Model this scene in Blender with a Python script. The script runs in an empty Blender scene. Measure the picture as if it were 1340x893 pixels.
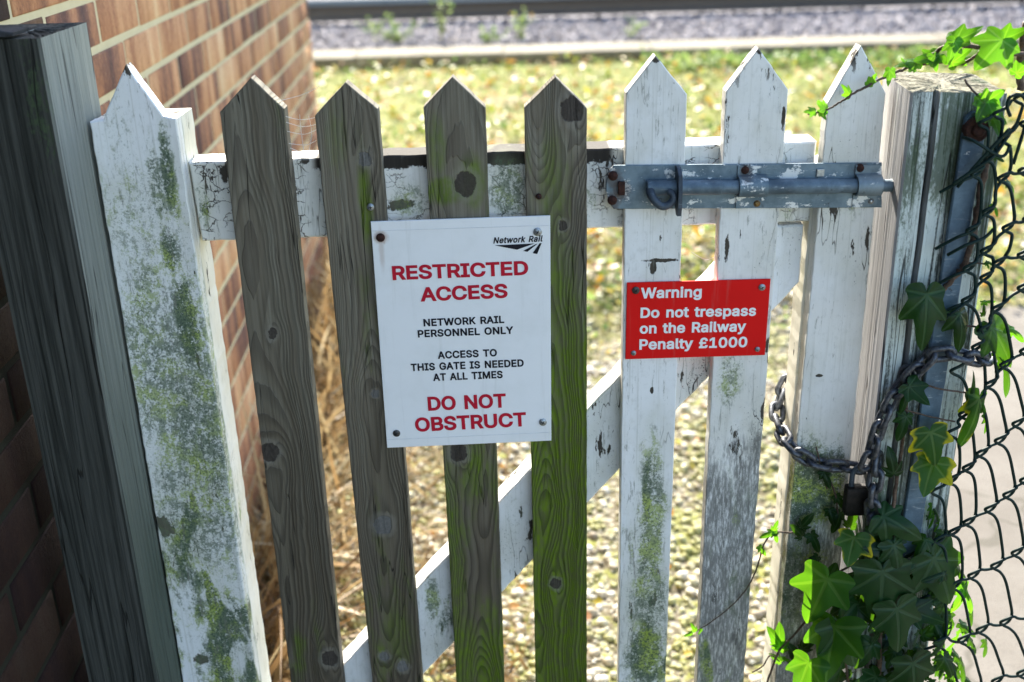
import bpy, bmesh, math, random
import numpy as np
from mathutils import Vector, Matrix, noise as mnoise
from mathutils.geometry import delaunay_2d_cdt
R = math.radians
SC = bpy.context.scene
COL = SC.collection
rng = np.random.default_rng(7)
random.seed(7)

# ------------------------------------------------------------------ camera, sky, sun, exposure
F, PITCH, ROLL = 1456.0, R(22.5), R(1.6)
CAM = np.array([0.0, -1.256, 1.5])
_fw = np.array([0, math.cos(PITCH), -math.sin(PITCH)])
_u0 = np.array([0, math.sin(PITCH), math.cos(PITCH)])
_r0 = np.array([1.0, 0, 0])
_rt = math.cos(ROLL) * _r0 - math.sin(ROLL) * _u0
_up = math.cos(ROLL) * _u0 + math.sin(ROLL) * _r0
cd = bpy.data.cameras.new("camera")
cam = bpy.data.objects.new("camera", cd)
COL.objects.link(cam)
cam.matrix_world = Matrix(((_rt[0], _up[0], -_fw[0], CAM[0]), (_rt[1], _up[1], -_fw[1], CAM[1]),
                           (_rt[2], _up[2], -_fw[2], CAM[2]), (0, 0, 0, 1)))
cd.sensor_width = 36
cd.lens = F * 36 / 1340
cd.clip_start, cd.clip_end = 0.02, 500
cd.dof.use_dof = True
cd.dof.focus_distance = 1.345
cd.dof.aperture_fstop = 3.5
cd.dof.aperture_blades = 7
SC.camera = cam

SUN_EL, SUN_AZ = R(39), R(-5.5)          # azimuth measured from +Y towards +X
w = bpy.data.worlds.new("World")
SC.world = w
w.use_nodes = True
nt = w.node_tree
bg = nt.nodes["Background"]
sky = nt.nodes.new("ShaderNodeTexSky")
sky.sky_type = "NISHITA"
sky.sun_disc = False
sky.sun_elevation = SUN_EL
sky.sun_rotation = SUN_AZ
sky.air_density, sky.dust_density = 1.0, 1.0
nt.links.new(sky.outputs[0], bg.inputs[0])
bg.inputs[1].default_value = 0.125
sd = bpy.data.lights.new("sun", "SUN")
sd.energy = 5.0
sd.angle = R(0.5)
sd.color = (1.0, 0.93, 0.80)
sun = bpy.data.objects.new("sun", sd)
COL.objects.link(sun)
sdir = Vector((math.sin(SUN_AZ) * math.cos(SUN_EL), math.cos(SUN_AZ) * math.cos(SUN_EL), math.sin(SUN_EL)))
sun.rotation_euler = sdir.to_track_quat("Z", "Y").to_euler()
sun.location = (0, 6, 8)
vs = SC.view_settings
vs.view_transform = "Standard"
vs.look = "None"
vs.gamma = 1
vs.exposure = 2.0


def pix(px, py, y=0.0):
    """point where the ray through photo pixel (px, py) meets the vertical plane y"""
    d = _fw * F + _rt * (px - 670) - _up * (py - 446.5)
    t = (y - CAM[1]) / d[1]
    return Vector(CAM + d * t)


# ------------------------------------------------------------------ mesh helpers
class MB:
    def __init__(s):
        s.v, s.f = [], []

    def add(s, vs_, fs_):
        b = len(s.v)
        s.v += [tuple(p) for p in vs_]
        s.f += [tuple(i + b for i in q) for q in fs_]
        return s

    def box(s, x0, x1, y0, y1, z0, z1, c=0.0):
        """axis box with chamfer c on the edges"""
        if c <= 0:
            vs_ = [(x, y, z) for x in (x0, x1) for y in (y0, y1) for z in (z0, z1)]
            return s.add(vs_, [(0, 1, 3, 2), (4, 6, 7, 5), (0, 4, 5, 1), (2, 3, 7, 6), (0, 2, 6, 4), (1, 5, 7, 3)])
        bm = bmesh.new()
        vs_ = [bm.verts.new((x, y, z)) for x in (x0, x1) for y in (y0, y1) for z in (z0, z1)]
        for q in [(0, 1, 3, 2), (4, 6, 7, 5), (0, 4, 5, 1), (2, 3, 7, 6), (0, 2, 6, 4), (1, 5, 7, 3)]:
            bm.faces.new([vs_[i] for i in q])
        bmesh.ops.recalc_face_normals(bm, faces=bm.faces)
        bmesh.ops.bevel(bm, geom=list(bm.edges), offset=c, segments=2, affect="EDGES", profile=0.6)
        bm.verts.index_update()
        s.add([v.co[:] for v in bm.verts], [[v.index for v in f.verts] for f in bm.faces])
        bm.free()
        return s

    def tube(s, pts, r, n=8, closed=False, caps=True):
        pts = [Vector(p) for p in pts]
        m = len(pts)
        rs = r if isinstance(r, (list, tuple, np.ndarray)) else [r] * m
        tang = []
        for i in range(m):
            if closed:
                t = pts[(i + 1) % m] - pts[i - 1]
            else:
                t = pts[min(i + 1, m - 1)] - pts[max(i - 1, 0)]
            tang.append(t.normalized() if t.length > 1e-9 else Vector((0, 0, 1)))
        a = Vector((0, 0, 1)) if abs(tang[0].z) < 0.9 else Vector((1, 0, 0))
        u = (a - tang[0] * a.dot(tang[0])).normalized()
        vs_, fs_ = [], []
        for i in range(m):
            u = (u - tang[i] * u.dot(tang[i]))
            u = u.normalized() if u.length > 1e-6 else tang[i].orthogonal().normalized()
            b = tang[i].cross(u)
            for k in range(n):
                an = 2 * math.pi * k / n
                vs_.append(pts[i] + (u * math.cos(an) + b * math.sin(an)) * rs[i])
        for i in range(m if closed else m - 1):
            j = (i + 1) % m
            for k in range(n):
                k2 = (k + 1) % n
                fs_.append((i * n + k, i * n + k2, j * n + k2, j * n + k))
        if not closed and caps:
            fs_.append(tuple(range(n - 1, -1, -1)))
            fs_.append(tuple((m - 1) * n + k for k in range(n)))
        return s.add(vs_, fs_)

    def slab(s, outline, y0, y1, c=0.0012):
        """polygon in (x, z) extruded from y0 (front) to y1 (back) with a small chamfer"""
        n = len(outline)
        P = [Vector((p[0], p[1])) for p in outline]
        area = sum(P[i - 1].x * P[i].y - P[i].x * P[i - 1].y for i in range(n))
        if area < 0:
            P.reverse()
        ins = []
        for i in range(n):
            a, b, d = P[i - 1], P[i], P[(i + 1) % n]
            e1, e2 = (b - a).normalized(), (d - b).normalized()
            n1, n2 = Vector((-e1.y, e1.x)), Vector((-e2.y, e2.x))
            k = n1 + n2
            k = k / max(0.35, k.length_squared / 2) if k.length > 1e-6 else n1
            ins.append(b + k * c)
        vs_ = [(p.x, y0, p.y) for p in ins] + [(p.x, y0 + c, p.y) for p in P] + \
              [(p.x, y1 - c, p.y) for p in P] + [(p.x, y1, p.y) for p in ins]
        fs_ = [tuple(range(n)), tuple(range(4 * n - 1, 3 * n - 1, -1))]
        for l in range(3):
            for i in range(n):
                j = (i + 1) % n
                fs_.append((l * n + j, l * n + i, (l + 1) * n + i, (l + 1) * n + j))
        return s.add(vs_, fs_)

    def cyl(s, c, axis, r, h, n=20, dome=0.0):
        """disc of radius r starting at c, rising h along axis, optional domed top"""
        c, ax = Vector(c), Vector(axis).normalized()
        rings = [(0, r), (h * 0.8, r), (h, r * 0.88)]
        if dome:
            rings += [(h + dome * 0.7, r * 0.6), (h + dome, r * 0.2)]
        u = ax.orthogonal().normalized()
        b = ax.cross(u)
        vs_, fs_ = [], []
        for (d, rr) in rings:
            for k in range(n):
                an = 2 * math.pi * k / n
                vs_.append(c + ax * d + (u * math.cos(an) + b * math.sin(an)) * rr)
        for i in range(len(rings) - 1):
            for k in range(n):
                fs_.append((i * n + k, i * n + (k + 1) % n, (i + 1) * n + (k + 1) % n, (i + 1) * n + k))
        fs_.append(tuple((len(rings) - 1) * n + k for k in range(n)))
        fs_.append(tuple(range(n - 1, -1, -1)))
        return s.add(vs_, fs_)


def smooth_mesh(me, ang=None):
    me.polygons.foreach_set("use_smooth", [True] * len(me.polygons))
    if ang is not None:
        try:
            me.set_sharp_from_angle(angle=R(ang))
        except Exception:
            pass


def mk(name, mb, mat, parent=None, origin=None, smooth=None):
    me = bpy.data.meshes.new(name)
    o3 = Vector(origin) if origin is not None else (WO[parent.name] if parent is not None else Vector((0, 0, 0)))
    me.from_pydata([tuple(Vector(p) - o3) for p in mb.v], [], mb.f)
    me.validate()
    bm = bmesh.new()
    bm.from_mesh(me)
    bmesh.ops.recalc_face_normals(bm, faces=bm.faces)
    bm.to_mesh(me)
    bm.free()
    if smooth is not None:
        smooth_mesh(me, smooth)
    me.materials.append(mat)
    o = bpy.data.objects.new(name, me)
    COL.objects.link(o)
    WO[o.name] = o3
    if parent is not None:
        o.parent = parent
        o.location = o3 - WO[parent.name]
    else:
        o.location = o3
    return o


WO = {}


def empty(name, loc):
    o = bpy.data.objects.new(name, None)
    COL.objects.link(o)
    o.location = loc
    o.empty_display_size = 0.05
    WO[o.name] = Vector(loc)
    return o


def tag(o, label=None, cat=None, group=None, kind=None):
    for k, v in (("label", label), ("category", cat), ("group", group), ("kind", kind)):
        if v:
            o[k] = v
    return o


def mesh_np(name, V, loops, counts, mat, attrs=None, parent=None, smooth=False, uv=None):
    """V (n,3), loops flat vertex indices, counts per-face vertex counts"""
    me = bpy.data.meshes.new(name)
    V = np.ascontiguousarray(V, dtype=np.float32)
    loops = np.ascontiguousarray(loops, dtype=np.int32)
    counts = np.ascontiguousarray(counts, dtype=np.int32)
    me.vertices.add(len(V))
    me.vertices.foreach_set("co", V.ravel())
    me.loops.add(len(loops))
    me.loops.foreach_set("vertex_index", loops)
    me.polygons.add(len(counts))
    st = np.concatenate([[0], np.cumsum(counts)[:-1]]).astype(np.int32)
    me.polygons.foreach_set("loop_start", st)
    me.polygons.foreach_set("loop_total", counts)
    me.update(calc_edges=True)
    for k, arr in (attrs or {}).items():
        a = me.attributes.new(k, "FLOAT", "POINT")
        a.data.foreach_set("value", np.ascontiguousarray(arr, dtype=np.float32))
    if uv is not None:
        ul = me.uv_layers.new(name="UVMap")
        ul.data.foreach_set("uv", np.ascontiguousarray(uv[loops], dtype=np.float32).ravel())
    if smooth:
        smooth_mesh(me)
    me.materials.append(mat)
    o = bpy.data.objects.new(name, me)
    COL.objects.link(o)
    WO[o.name] = Vector((0, 0, 0))
    if parent is not None:
        o.parent = parent
        o.location = -WO[parent.name]
    return o


def scatter(protos, pos, rot, scl, rnd):
    """merge copies of proto meshes (V, faces[k,m]) -> V, loops, counts, rnd attribute, uv"""
    Vs, Ls, Cs, As, Us = [], [], [], [], []
    base = 0
    pick = rng.integers(0, len(protos), len(pos))
    for p, pr in enumerate(protos):
        PV, PF = pr[0], pr[1]
        idx = np.nonzero(pick == p)[0]
        if not len(idx):
            continue
        v = np.einsum("nij,nkj->nki", rot[idx], PV[None] * scl[idx][:, None, :]) + pos[idx][:, None, :]
        n, k = len(idx), len(PV)
        f = (PF[None] + (base + np.arange(n) * k)[:, None, None])
        Vs.append(v.reshape(-1, 3))
        Ls.append(f.reshape(-1))
        Cs.append(np.full(n * len(PF), PF.shape[1]))
        As.append(np.repeat(rnd[idx], k))
        if len(pr) > 2:
            Us.append(np.tile(pr[2], (n, 1)))
        base += n * k
    return (np.concatenate(Vs), np.concatenate(Ls), np.concatenate(Cs), np.concatenate(As),
            np.concatenate(Us) if Us else None)


def rot_euler(ax, ay, az):
    n = len(az)
    cx, sx, cy, sy, cz, sz = np.cos(ax), np.sin(ax), np.cos(ay), np.sin(ay), np.cos(az), np.sin(az)
    M = np.zeros((n, 3, 3))
    M[:, 0, 0] = cz * cy
    M[:, 0, 1] = cz * sy * sx - sz * cx
    M[:, 0, 2] = cz * sy * cx + sz * sx
    M[:, 1, 0] = sz * cy
    M[:, 1, 1] = sz * sy * sx + cz * cx
    M[:, 1, 2] = sz * sy * cx - cz * sx
    M[:, 2, 0] = -sy
    M[:, 2, 1] = cy * sx
    M[:, 2, 2] = cy * cx
    return M


def ico(sub):
    bm = bmesh.new()
    bmesh.ops.create_icosphere(bm, subdivisions=sub, radius=1)
    bm.verts.index_update()
    V = np.array([v.co[:] for v in bm.verts])
    Fc = np.array([[v.index for v in f.verts] for f in bm.faces])
    bm.free()
    return V, Fc


# ------------------------------------------------------------------ node helpers
class NB:
    def __init__(s, name):
        s.mat = bpy.data.materials.new(name)
        s.mat.use_nodes = True
        s.t = s.mat.node_tree
        s.b = s.t.nodes["Principled BSDF"]
        s.tc = s.t.nodes.new("ShaderNodeTexCoord")
        s.obj = s.tc.outputs["Object"]

    def n(s, typ, **kw):
        nd = s.t.nodes.new(typ)
        for k, v in kw.items():
            setattr(nd, k, v)
        return nd

    def put(s, sock, v):
        if isinstance(v, bpy.types.NodeSocket):
            s.t.links.new(v, sock)
        elif v is not None:
            if sock.type == "RGBA" and len(v) == 3:
                v = (*v, 1)
            sock.default_value = v

    def m(s, op, a, b=None, c=None, clamp=False):
        nd = s.n("ShaderNodeMath", operation=op, use_clamp=clamp)
        s.put(nd.inputs[0], a)
        s.put(nd.inputs[1], b)
        s.put(nd.inputs[2], c)
        return nd.outputs[0]

    def vm(s, op, a, b):
        nd = s.n("ShaderNodeVectorMath", operation=op)
        s.put(nd.inputs[0], a)
        s.put(nd.inputs[1], b)
        return nd.outputs[0]

    def P(s, scale=(1, 1, 1), off=(0, 0, 0), src=None):
        return s.vm("MULTIPLY", s.vm("ADD", src or s.obj, off), scale)

    def sep(s, v=None):
        nd = s.n("ShaderNodeSeparateXYZ")
        s.put(nd.inputs[0], v or s.obj)
        return nd.outputs

    def noise(s, vec, scale=1.0, detail=4, rough=0.55, dist=0.0, color=False):
        nd = s.n("ShaderNodeTexNoise")
        s.put(nd.inputs["Vector"], vec)
        nd.inputs["Scale"].default_value = scale
        nd.inputs["Detail"].default_value = detail
        nd.inputs["Roughness"].default_value = rough
        nd.inputs["Distortion"].default_value = dist
        return nd.outputs[1 if color else 0]

    def vor(s, vec, scale, feature="F1", out=0, rand=1.0):
        nd = s.n("ShaderNodeTexVoronoi", feature=feature)
        s.put(nd.inputs["Vector"], vec)
        nd.inputs["Scale"].default_value = scale
        nd.inputs["Randomness"].default_value = rand
        return nd.outputs[out]

    def step(s, v, lo, hi):
        """smooth 0..1 between lo and hi (lo may exceed hi)"""
        nd = s.n("ShaderNodeMapRange", interpolation_type="SMOOTHSTEP")
        s.put(nd.inputs[0], v)
        if lo <= hi:
            a, b, c, d = lo, hi, 0.0, 1.0
        else:
            a, b, c, d = hi, lo, 1.0, 0.0
        for i, q in enumerate((a, b, c, d)):
            nd.inputs[1 + i].default_value = q
        return nd.outputs[0]

    def mix(s, fac, a, b, blend="MIX"):
        nd = s.n("ShaderNodeMix", data_type="RGBA", blend_type=blend)
        s.put(nd.inputs[0], fac)
        s.put(nd.inputs[6], a)
        s.put(nd.inputs[7], b)
        return nd.outputs[2]

    def ramp(s, fac, stops, interp="LINEAR"):
        nd = s.n("ShaderNodeValToRGB")
        cr = nd.color_ramp
        cr.interpolation = interp
        while len(cr.elements) < len(stops):
            cr.elements.new(0.5)
        for e, (p, c) in zip(cr.elements, stops):
            e.position = p
            e.color = (*c, 1)
        s.put(nd.inputs[0], fac)
        return nd.outputs[0]

    def attr(s, name):
        nd = s.n("ShaderNodeAttribute", attribute_name=name)
        return nd.outputs["Fac"]

    def bump(s, h, dist=0.002, strength=1.0, base=None):
        nd = s.n("ShaderNodeBump")
        nd.inputs["Distance"].default_value = dist
        nd.inputs["Strength"].default_value = strength
        s.put(nd.inputs["Height"], h)
        if base is not None:
            s.put(nd.inputs["Normal"], base)
        return nd.outputs[0]

    def out(s, col, rough=0.6, normal=None, metal=0.0, spec=0.5):
        s.put(s.b.inputs["Base Color"], col)
        s.put(s.b.inputs["Roughness"], rough)
        s.put(s.b.inputs["Metallic"], metal)
        s.b.inputs["Specular IOR Level"].default_value = spec
        if normal is not None:
            s.put(s.b.inputs["Normal"], normal)
        return s.mat

    def ellipse(s, x, z, cx, cz, rx, rz, nz=None, amp=0.5, soft=0.25):
        """1 inside a ragged ellipse on the front face"""
        dx = s.m("DIVIDE", s.m("SUBTRACT", x, cx), rx)
        dz = s.m("DIVIDE", s.m("SUBTRACT", z, cz), rz)
        d = s.m("SQRT", s.m("ADD", s.m("MULTIPLY", dx, dx), s.m("MULTIPLY", dz, dz)))
        if nz is not None:
            d = s.m("ADD", d, s.m("MULTIPLY", s.m("SUBTRACT", nz, 0.5), amp * 2))
        return s.step(d, 1 + soft, 1 - soft)


# ------------------------------------------------------------------ materials
def painted(name, seed, algae=0.3, az=(0.4, 1.3), speck=0.4, flake=0.35, patches=(), greens=(), bare_top=None,
            crackle=0.0, base=(0.80, 0.80, 0.78), dirt=0.3, tipz=None, dark_low=None):
    """old white gloss paint: flakes to grey wood, hairline cracks, black specks, green algae"""
    q = NB(name)
    off = (seed * 1.37, seed * 0.61, seed * 2.11)
    x, y, z = q.sep()
    p = q.P(off=off)
    nf = q.noise(q.P((1, 1, 0.28), off), 55, 8, 0.62)
    nb = q.noise(q.P((1, 1, 0.6), off), 9, 4, 0.6)
    nfine = q.noise(p, 420, 4, 0.7)
    nmid = q.noise(q.P((1, 1, 0.7), off), 130, 6, 0.7)
    gr = q.noise(q.P((1, 1, 0.02), off), 260, 5, 0.6)
    white = q.mix(q.step(nb, 0.38, 0.66), base, (base[0] * 0.80, base[1] * 0.79, base[2] * 0.73))
    white = q.mix(q.m("MULTIPLY", q.step(nmid, 0.5, 0.72), 0.35), white, (0.50, 0.51, 0.48))
    white = q.mix(q.m("MULTIPLY", q.step(gr, 0.52, 0.75), 0.25 + dirt * 0.3), white, (0.42, 0.42, 0.37))
    wood = q.mix(gr, (0.016, 0.014, 0.012), (0.11, 0.095, 0.075))
    # flakes
    thr = 0.70 - 0.13 * flake
    fl = q.step(q.m("ADD", nf, q.m("MULTIPLY", q.m("SUBTRACT", nb, 0.5), 0.35)), thr, thr + 0.015)
    if tipz is not None:
        up = q.step(z, tipz[0], tipz[1])
        f2 = q.step(q.m("ADD", q.noise(q.P((1, 1, 0.3), off), 95, 7, 0.65), q.m("MULTIPLY", up, 0.17)), 0.70, 0.72)
        fl = q.m("MAXIMUM", fl, q.m("MULTIPLY", f2, up))
    front = q.step(q.sep(q.n("ShaderNodeNewGeometry").outputs["True Normal"])[1], -0.5, -0.8)
    for (cx, cz, rx, rz) in patches:
        fl = q.m("MAXIMUM", fl, q.m("MULTIPLY", front, q.ellipse(x, z, cx, cz, rx, rz, nmid, 1.1, 0.12)))
    if bare_top is not None:
        zt, x0, x1 = bare_top
        e = q.m("ADD", z, q.m("MULTIPLY", q.m("SUBTRACT", q.noise(q.P((1, 1, 1), off), 60, 7, 0.75), 0.5), 0.026))
        b = q.m("MULTIPLY", q.step(e, zt - 0.001, zt + 0.001), q.m("MULTIPLY", q.step(x, x0, x0 + 0.01), q.step(x, x1, x1 - 0.01)))
        fl = q.m("MAXIMUM", fl, b)
        wood = q.mix(b, wood, q.mix(gr, (0.008, 0.007, 0.006), (0.05, 0.042, 0.034)))
    # hairline cracks
    cr = q.m("ABSOLUTE", q.m("SUBTRACT", q.noise(q.P((1, 1, 0.12), (seed, 3, seed)), 38, 3, 0.5), 0.5))
    crk = q.m("MULTIPLY", q.step(cr, 0.0055, 0.001), q.step(nb, 0.48, 0.6))
    if crackle > 0:
        v = q.vor(q.P((0.55, 1, 1), off, src=q.vm("ADD", q.obj, q.vm("MULTIPLY", q.noise(p, 70, 4, 0.6, color=True), (0.014, 0.014, 0.014)))),
                  70, "DISTANCE_TO_EDGE")
        crk = q.m("MAXIMUM", crk, q.m("MULTIPLY", q.step(v, 0.040, 0.008), q.m("MULTIPLY", q.step(nb, 0.60 - 0.22 * crackle, 0.66 - 0.1 * crackle), q.step(nf, 0.42, 0.52))))
    fl = q.m("MAXIMUM", fl, crk)
    col = q.mix(fl, white, wood)
    # algae: pale film, then dense specks
    lowz = q.step(z, az[1], az[0])
    amt = q.m("MULTIPLY", lowz, algae)
    big = q.noise(q.P((1.0, 1, 0.33), (off[0] + 5, 2, off[2])), 22, 5, 0.6, 0.4)
    film = q.step(q.m("ADD", big, q.m("MULTIPLY", amt, 0.30)), 0.60, 0.80)
    for (cx, cz, rx, rz, s) in greens:
        film = q.m("MAXIMUM", film, q.m("MULTIPLY", q.ellipse(x, z, cx, cz, rx, rz, big, 0.9, 0.5), s))
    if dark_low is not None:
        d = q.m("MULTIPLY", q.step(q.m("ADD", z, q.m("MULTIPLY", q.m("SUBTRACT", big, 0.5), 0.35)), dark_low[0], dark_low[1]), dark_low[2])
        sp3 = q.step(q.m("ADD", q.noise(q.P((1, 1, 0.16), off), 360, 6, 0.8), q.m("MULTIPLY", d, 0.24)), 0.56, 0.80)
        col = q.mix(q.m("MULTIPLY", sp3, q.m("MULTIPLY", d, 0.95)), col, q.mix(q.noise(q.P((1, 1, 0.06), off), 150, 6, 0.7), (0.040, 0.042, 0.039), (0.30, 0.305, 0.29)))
    tint = q.mix(q.step(q.noise(p, 26, 4, 0.6), 0.42, 0.62), (0.10, 0.145, 0.085), (0.30, 0.38, 0.055))
    sm = q.step(q.m("ADD", q.m("ADD", q.m("MULTIPLY", nmid, 0.6), q.m("MULTIPLY", nfine, 0.4)), q.m("MULTIPLY", film, 0.20)), 0.60, 0.68)
    col = q.mix(q.m("MULTIPLY", film, 0.22), col, (0.46, 0.52, 0.32))
    col = q.mix(q.m("MULTIPLY", sm, q.m("MULTIPLY", film, 0.95)), col, tint)
    dk = q.step(q.m("ADD", q.noise(p, 300, 7, 0.8), q.m("MULTIPLY", film, 0.13)), 0.60, 0.68)
    col = q.mix(q.m("MULTIPLY", dk, q.m("MULTIPLY", film, 0.9)), col, (0.045, 0.075, 0.05))
    tick = q.step(q.m("ADD", q.noise(q.P((1, 1, 0.14), off), 210, 6, 0.75), q.m("MULTIPLY", q.m("SUBTRACT", big, 0.5), 0.35)), 0.640 - 0.06 * dirt, 0.70 - 0.06 * dirt)
    col = q.mix(q.m("MULTIPLY", tick, 0.55), col, (0.16, 0.165, 0.14))
    # loose black specks
    sp = q.step(q.m("ADD", nfine, q.m("MULTIPLY", q.m("SUBTRACT", nb, 0.5), 0.5)), 0.78 - 0.14 * speck, 0.82 - 0.14 * speck)
    col = q.mix(q.m("MULTIPLY", sp, 0.85), col, (0.05, 0.055, 0.045))
    h = q.m("ADD", q.m("MULTIPLY", q.m("SUBTRACT", 1.0, fl), 0.6), q.m("ADD", q.m("MULTIPLY", gr, 0.18), q.m("MULTIPLY", nmid, 0.22)))
    h = q.m("SUBTRACT", h, q.m("MULTIPLY", sm, 0.2))
    return q.out(col, q.m("ADD", 0.5, q.m("MULTIPLY", fl, 0.35)), q.bump(h, 0.0012, 0.8), spec=0.35)


def greywood(name, seed, knots, green=0.3, gz=(0.4, 1.2), light=1.0, freq=330, greens=(), warm=0.0, arch=0.13, skew=0.0, pale_knots=False):
    """weathered softwood: grain lines that flow round the knots, checks, algae"""
    q = NB(name)
    off = (seed * 0.83, seed * 1.31, seed * 0.47)
    x, y, z = q.sep()
    wav = q.noise(q.P((0.35, 0.3, 1), off), 5.0, 3, 0.5)
    wav2 = q.noise(q.P((1, 0.5, 0.28), off), 42, 3, 0.5)
    psi = q.m("ADD", x, q.m("ADD", q.m("MULTIPLY", q.m("SUBTRACT", wav, 0.5), 0.03), q.m("MULTIPLY", q.m("SUBTRACT", wav2, 0.5), 0.0045)))
    kmask = None
    kring = None
    for (kx, kz, kr) in knots:
        dx = q.m("SUBTRACT", x, kx)
        dz = q.m("SUBTRACT", z, kz)
        dzs = q.m("MULTIPLY", dz, 0.42)
        r2 = q.m("ADD", q.m("MULTIPLY", dx, dx), q.m("MULTIPLY", dzs, dzs))
        Rr = (kr * 1.7) ** 2
        inf = q.m("DIVIDE", Rr, q.m("ADD", r2, Rr * 0.35))
        psi = q.m("SUBTRACT", psi, q.m("MULTIPLY", dx, inf))
        dzk = q.m("MULTIPLY", dz, 0.86)
        rr = q.m("SQRT", q.m("ADD", q.m("MULTIPLY", dx, dx), q.m("MULTIPLY", dzk, dzk)))
        rr = q.m("DIVIDE", q.m("ADD", rr, q.m("MULTIPLY", q.m("SUBTRACT", q.noise(q.P(off=off), 95, 4, 0.6), 0.5), 0.011)), kr)
        kmask = q.step(rr, 1.08, 0.92) if kmask is None else q.m("MAXIMUM", kmask, q.step(rr, 1.08, 0.92))
        ring = q.m("MULTIPLY", q.step(rr, 0.85, 1.05), q.step(rr, 1.75, 1.15))
        kring = ring if kring is None else q.m("MAXIMUM", kring, ring)
    # flat-sawn board: distance to a pith line that wanders along the board -> nested arches
    zl = q.n("ShaderNodeCombineXYZ")
    q.put(zl.inputs[2], z)
    zv = zl.outputs[0]
    dep = q.noise(q.vm("ADD", zv, (off[0], off[1], off[2])), 1.9, 2, 0.4)
    dep = q.m("ADD", 0.012, q.m("MULTIPLY", q.m("ABSOLUTE", q.m("SUBTRACT", dep, 0.5)), arch))
    x0_ = q.m("MULTIPLY", q.m("SUBTRACT", q.noise(q.vm("ADD", zv, (off[1], off[2], off[0])), 1.1, 1, 0.4), 0.5 + skew), 0.06)
    xr_ = q.m("SUBTRACT", psi, x0_)
    ring_ = q.m("SQRT", q.m("ADD", q.m("MULTIPLY", xr_, xr_), q.m("MULTIPLY", dep, dep)))
    ph = q.m("MULTIPLY", ring_, freq)
    ph = q.m("ADD", ph, q.m("MULTIPLY", q.m("SINE", q.m("MULTIPLY", ring_, freq * 0.9)), 0.6))
    ph = q.m("ADD", ph, q.m("MULTIPLY", q.noise(q.P((1, 0.4, 0.2), (off[2], 2, off[0])), 45, 3, 0.6), 0.9))
    fr = q.m("FRACT", ph)
    late = q.m("MULTIPLY", q.step(fr, 0.25, 0.93), q.step(fr, 1.0, 0.955))
    broad = q.step(q.m("SINE", q.m("MULTIPLY", ring_, freq * 1.7)), -0.9, 0.9)
    fib = q.noise(q.P((1, 1, 0.018), off), 330, 5, 0.65)
    blot = q.noise(q.P((1, 1, 0.22), (off[0], 4, off[2])), 16, 5, 0.6)
    early = q.mix(q.step(fib, 0.3, 0.7), (0.155 * light, 0.138 * light, 0.102 * light), (0.262 * light, 0.242 * light, 0.188 * light))
    lt = (0.075 * light + 0.01 * warm, 0.062 * light, 0.048 * light)
    lateamt = q.m("MULTIPLY", late, q.step(blot, 0.2, 0.6))
    early = q.mix(q.m("MULTIPLY", broad, 0.45), early, (0.155 * light, 0.127 * light, 0.090 * light))
    col = q.mix(q.m("MULTIPLY", lateamt, 0.58), early, lt)
    fb2 = q.step(q.noise(q.P((1, 1, 0.012), (off[2], 1, off[1])), 520, 4, 0.7), 0.56, 0.68)
    col = q.mix(q.m("MULTIPLY", fb2, 0.38), col, (0.045, 0.036, 0.026))
    # damp, soiled wood plus shade put into the colour low down, uneven upper edge
    damp_shade = q.step(q.m("ADD", z, q.m("MULTIPLY", q.m("SUBTRACT", blot, 0.5), 0.5)), 1.12, 0.62)
    col = q.mix(q.m("MULTIPLY", damp_shade, 0.62), col, q.mix(q.m("MULTIPLY", late, 0.8), (0.090, 0.069, 0.043), (0.024, 0.017, 0.010)))
    col = q.mix(q.m("MULTIPLY", q.step(blot, 0.5, 0.8), 0.5), col, (0.085 * light, 0.072 * light, 0.055 * light))
    # drying checks: fine black lines along the grain
    ck = q.m("ABSOLUTE", q.m("SUBTRACT", q.noise(q.P((1, 1, 0.035), (off[0], 9, off[2])), 60, 2, 0.5), 0.5))
    chk = q.m("MULTIPLY", q.step(ck, 0.006, 0.001), q.step(blot, 0.42, 0.55))
    col = q.mix(q.m("MULTIPLY", chk, 0.9), col, (0.012, 0.010, 0.008))
    # algae
    low = q.step(z, gz[1], gz[0])
    g = q.noise(q.P((1, 1, 0.25), (off[0] + 3, 1, off[2])), 24, 5, 0.6)
    gm = q.step(q.m("ADD", g, q.m("MULTIPLY", low, green * 0.42)), 0.60, 0.84)
    for (cx, cz, rx, rz, s) in greens:
        gm = q.m("MAXIMUM", gm, q.m("MULTIPLY", q.ellipse(x, z, cx, cz, rx, rz, g, 0.9, 0.5), s))
    gfine = q.noise(q.P((1, 1, 0.3), off), 190, 5, 0.7)
    gcol = q.mix(q.m("MULTIPLY", late, 0.7), q.mix(gfine, (0.060, 0.105, 0.003), (0.150, 0.235, 0.006)), (0.030, 0.052, 0.003))
    col = q.mix(q.m("MULTIPLY", gm, q.m("ADD", 0.50, q.m("MULTIPLY", q.step(gfine, 0.35, 0.65), 0.45))), col, gcol)
    h = q.m("SUBTRACT", q.m("MULTIPLY", fib, 0.35), q.m("MULTIPLY", late, -0.55))
    if kmask is not None:
        kc = q.mix(q.noise(q.P(off=off), 300, 5, 0.7), (0.012, 0.009, 0.007), (0.085, 0.072, 0.062))
        if pale_knots:
            kc = q.mix(q.noise(q.P(off=off), 300, 5, 0.7), (0.06, 0.058, 0.056), (0.22, 0.215, 0.205))
        col = q.mix(q.m("MULTIPLY", kring, 0.30), col, (0.31 * light, 0.29 * light, 0.25 * light))
        col = q.mix(q.m("MULTIPLY", kmask, 0.93), col, kc)
        h = q.m("SUBTRACT", h, q.m("MULTIPLY", kmask, 0.5))
    h = q.m("SUBTRACT", h, q.m("MULTIPLY", chk, 2.0))
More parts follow.
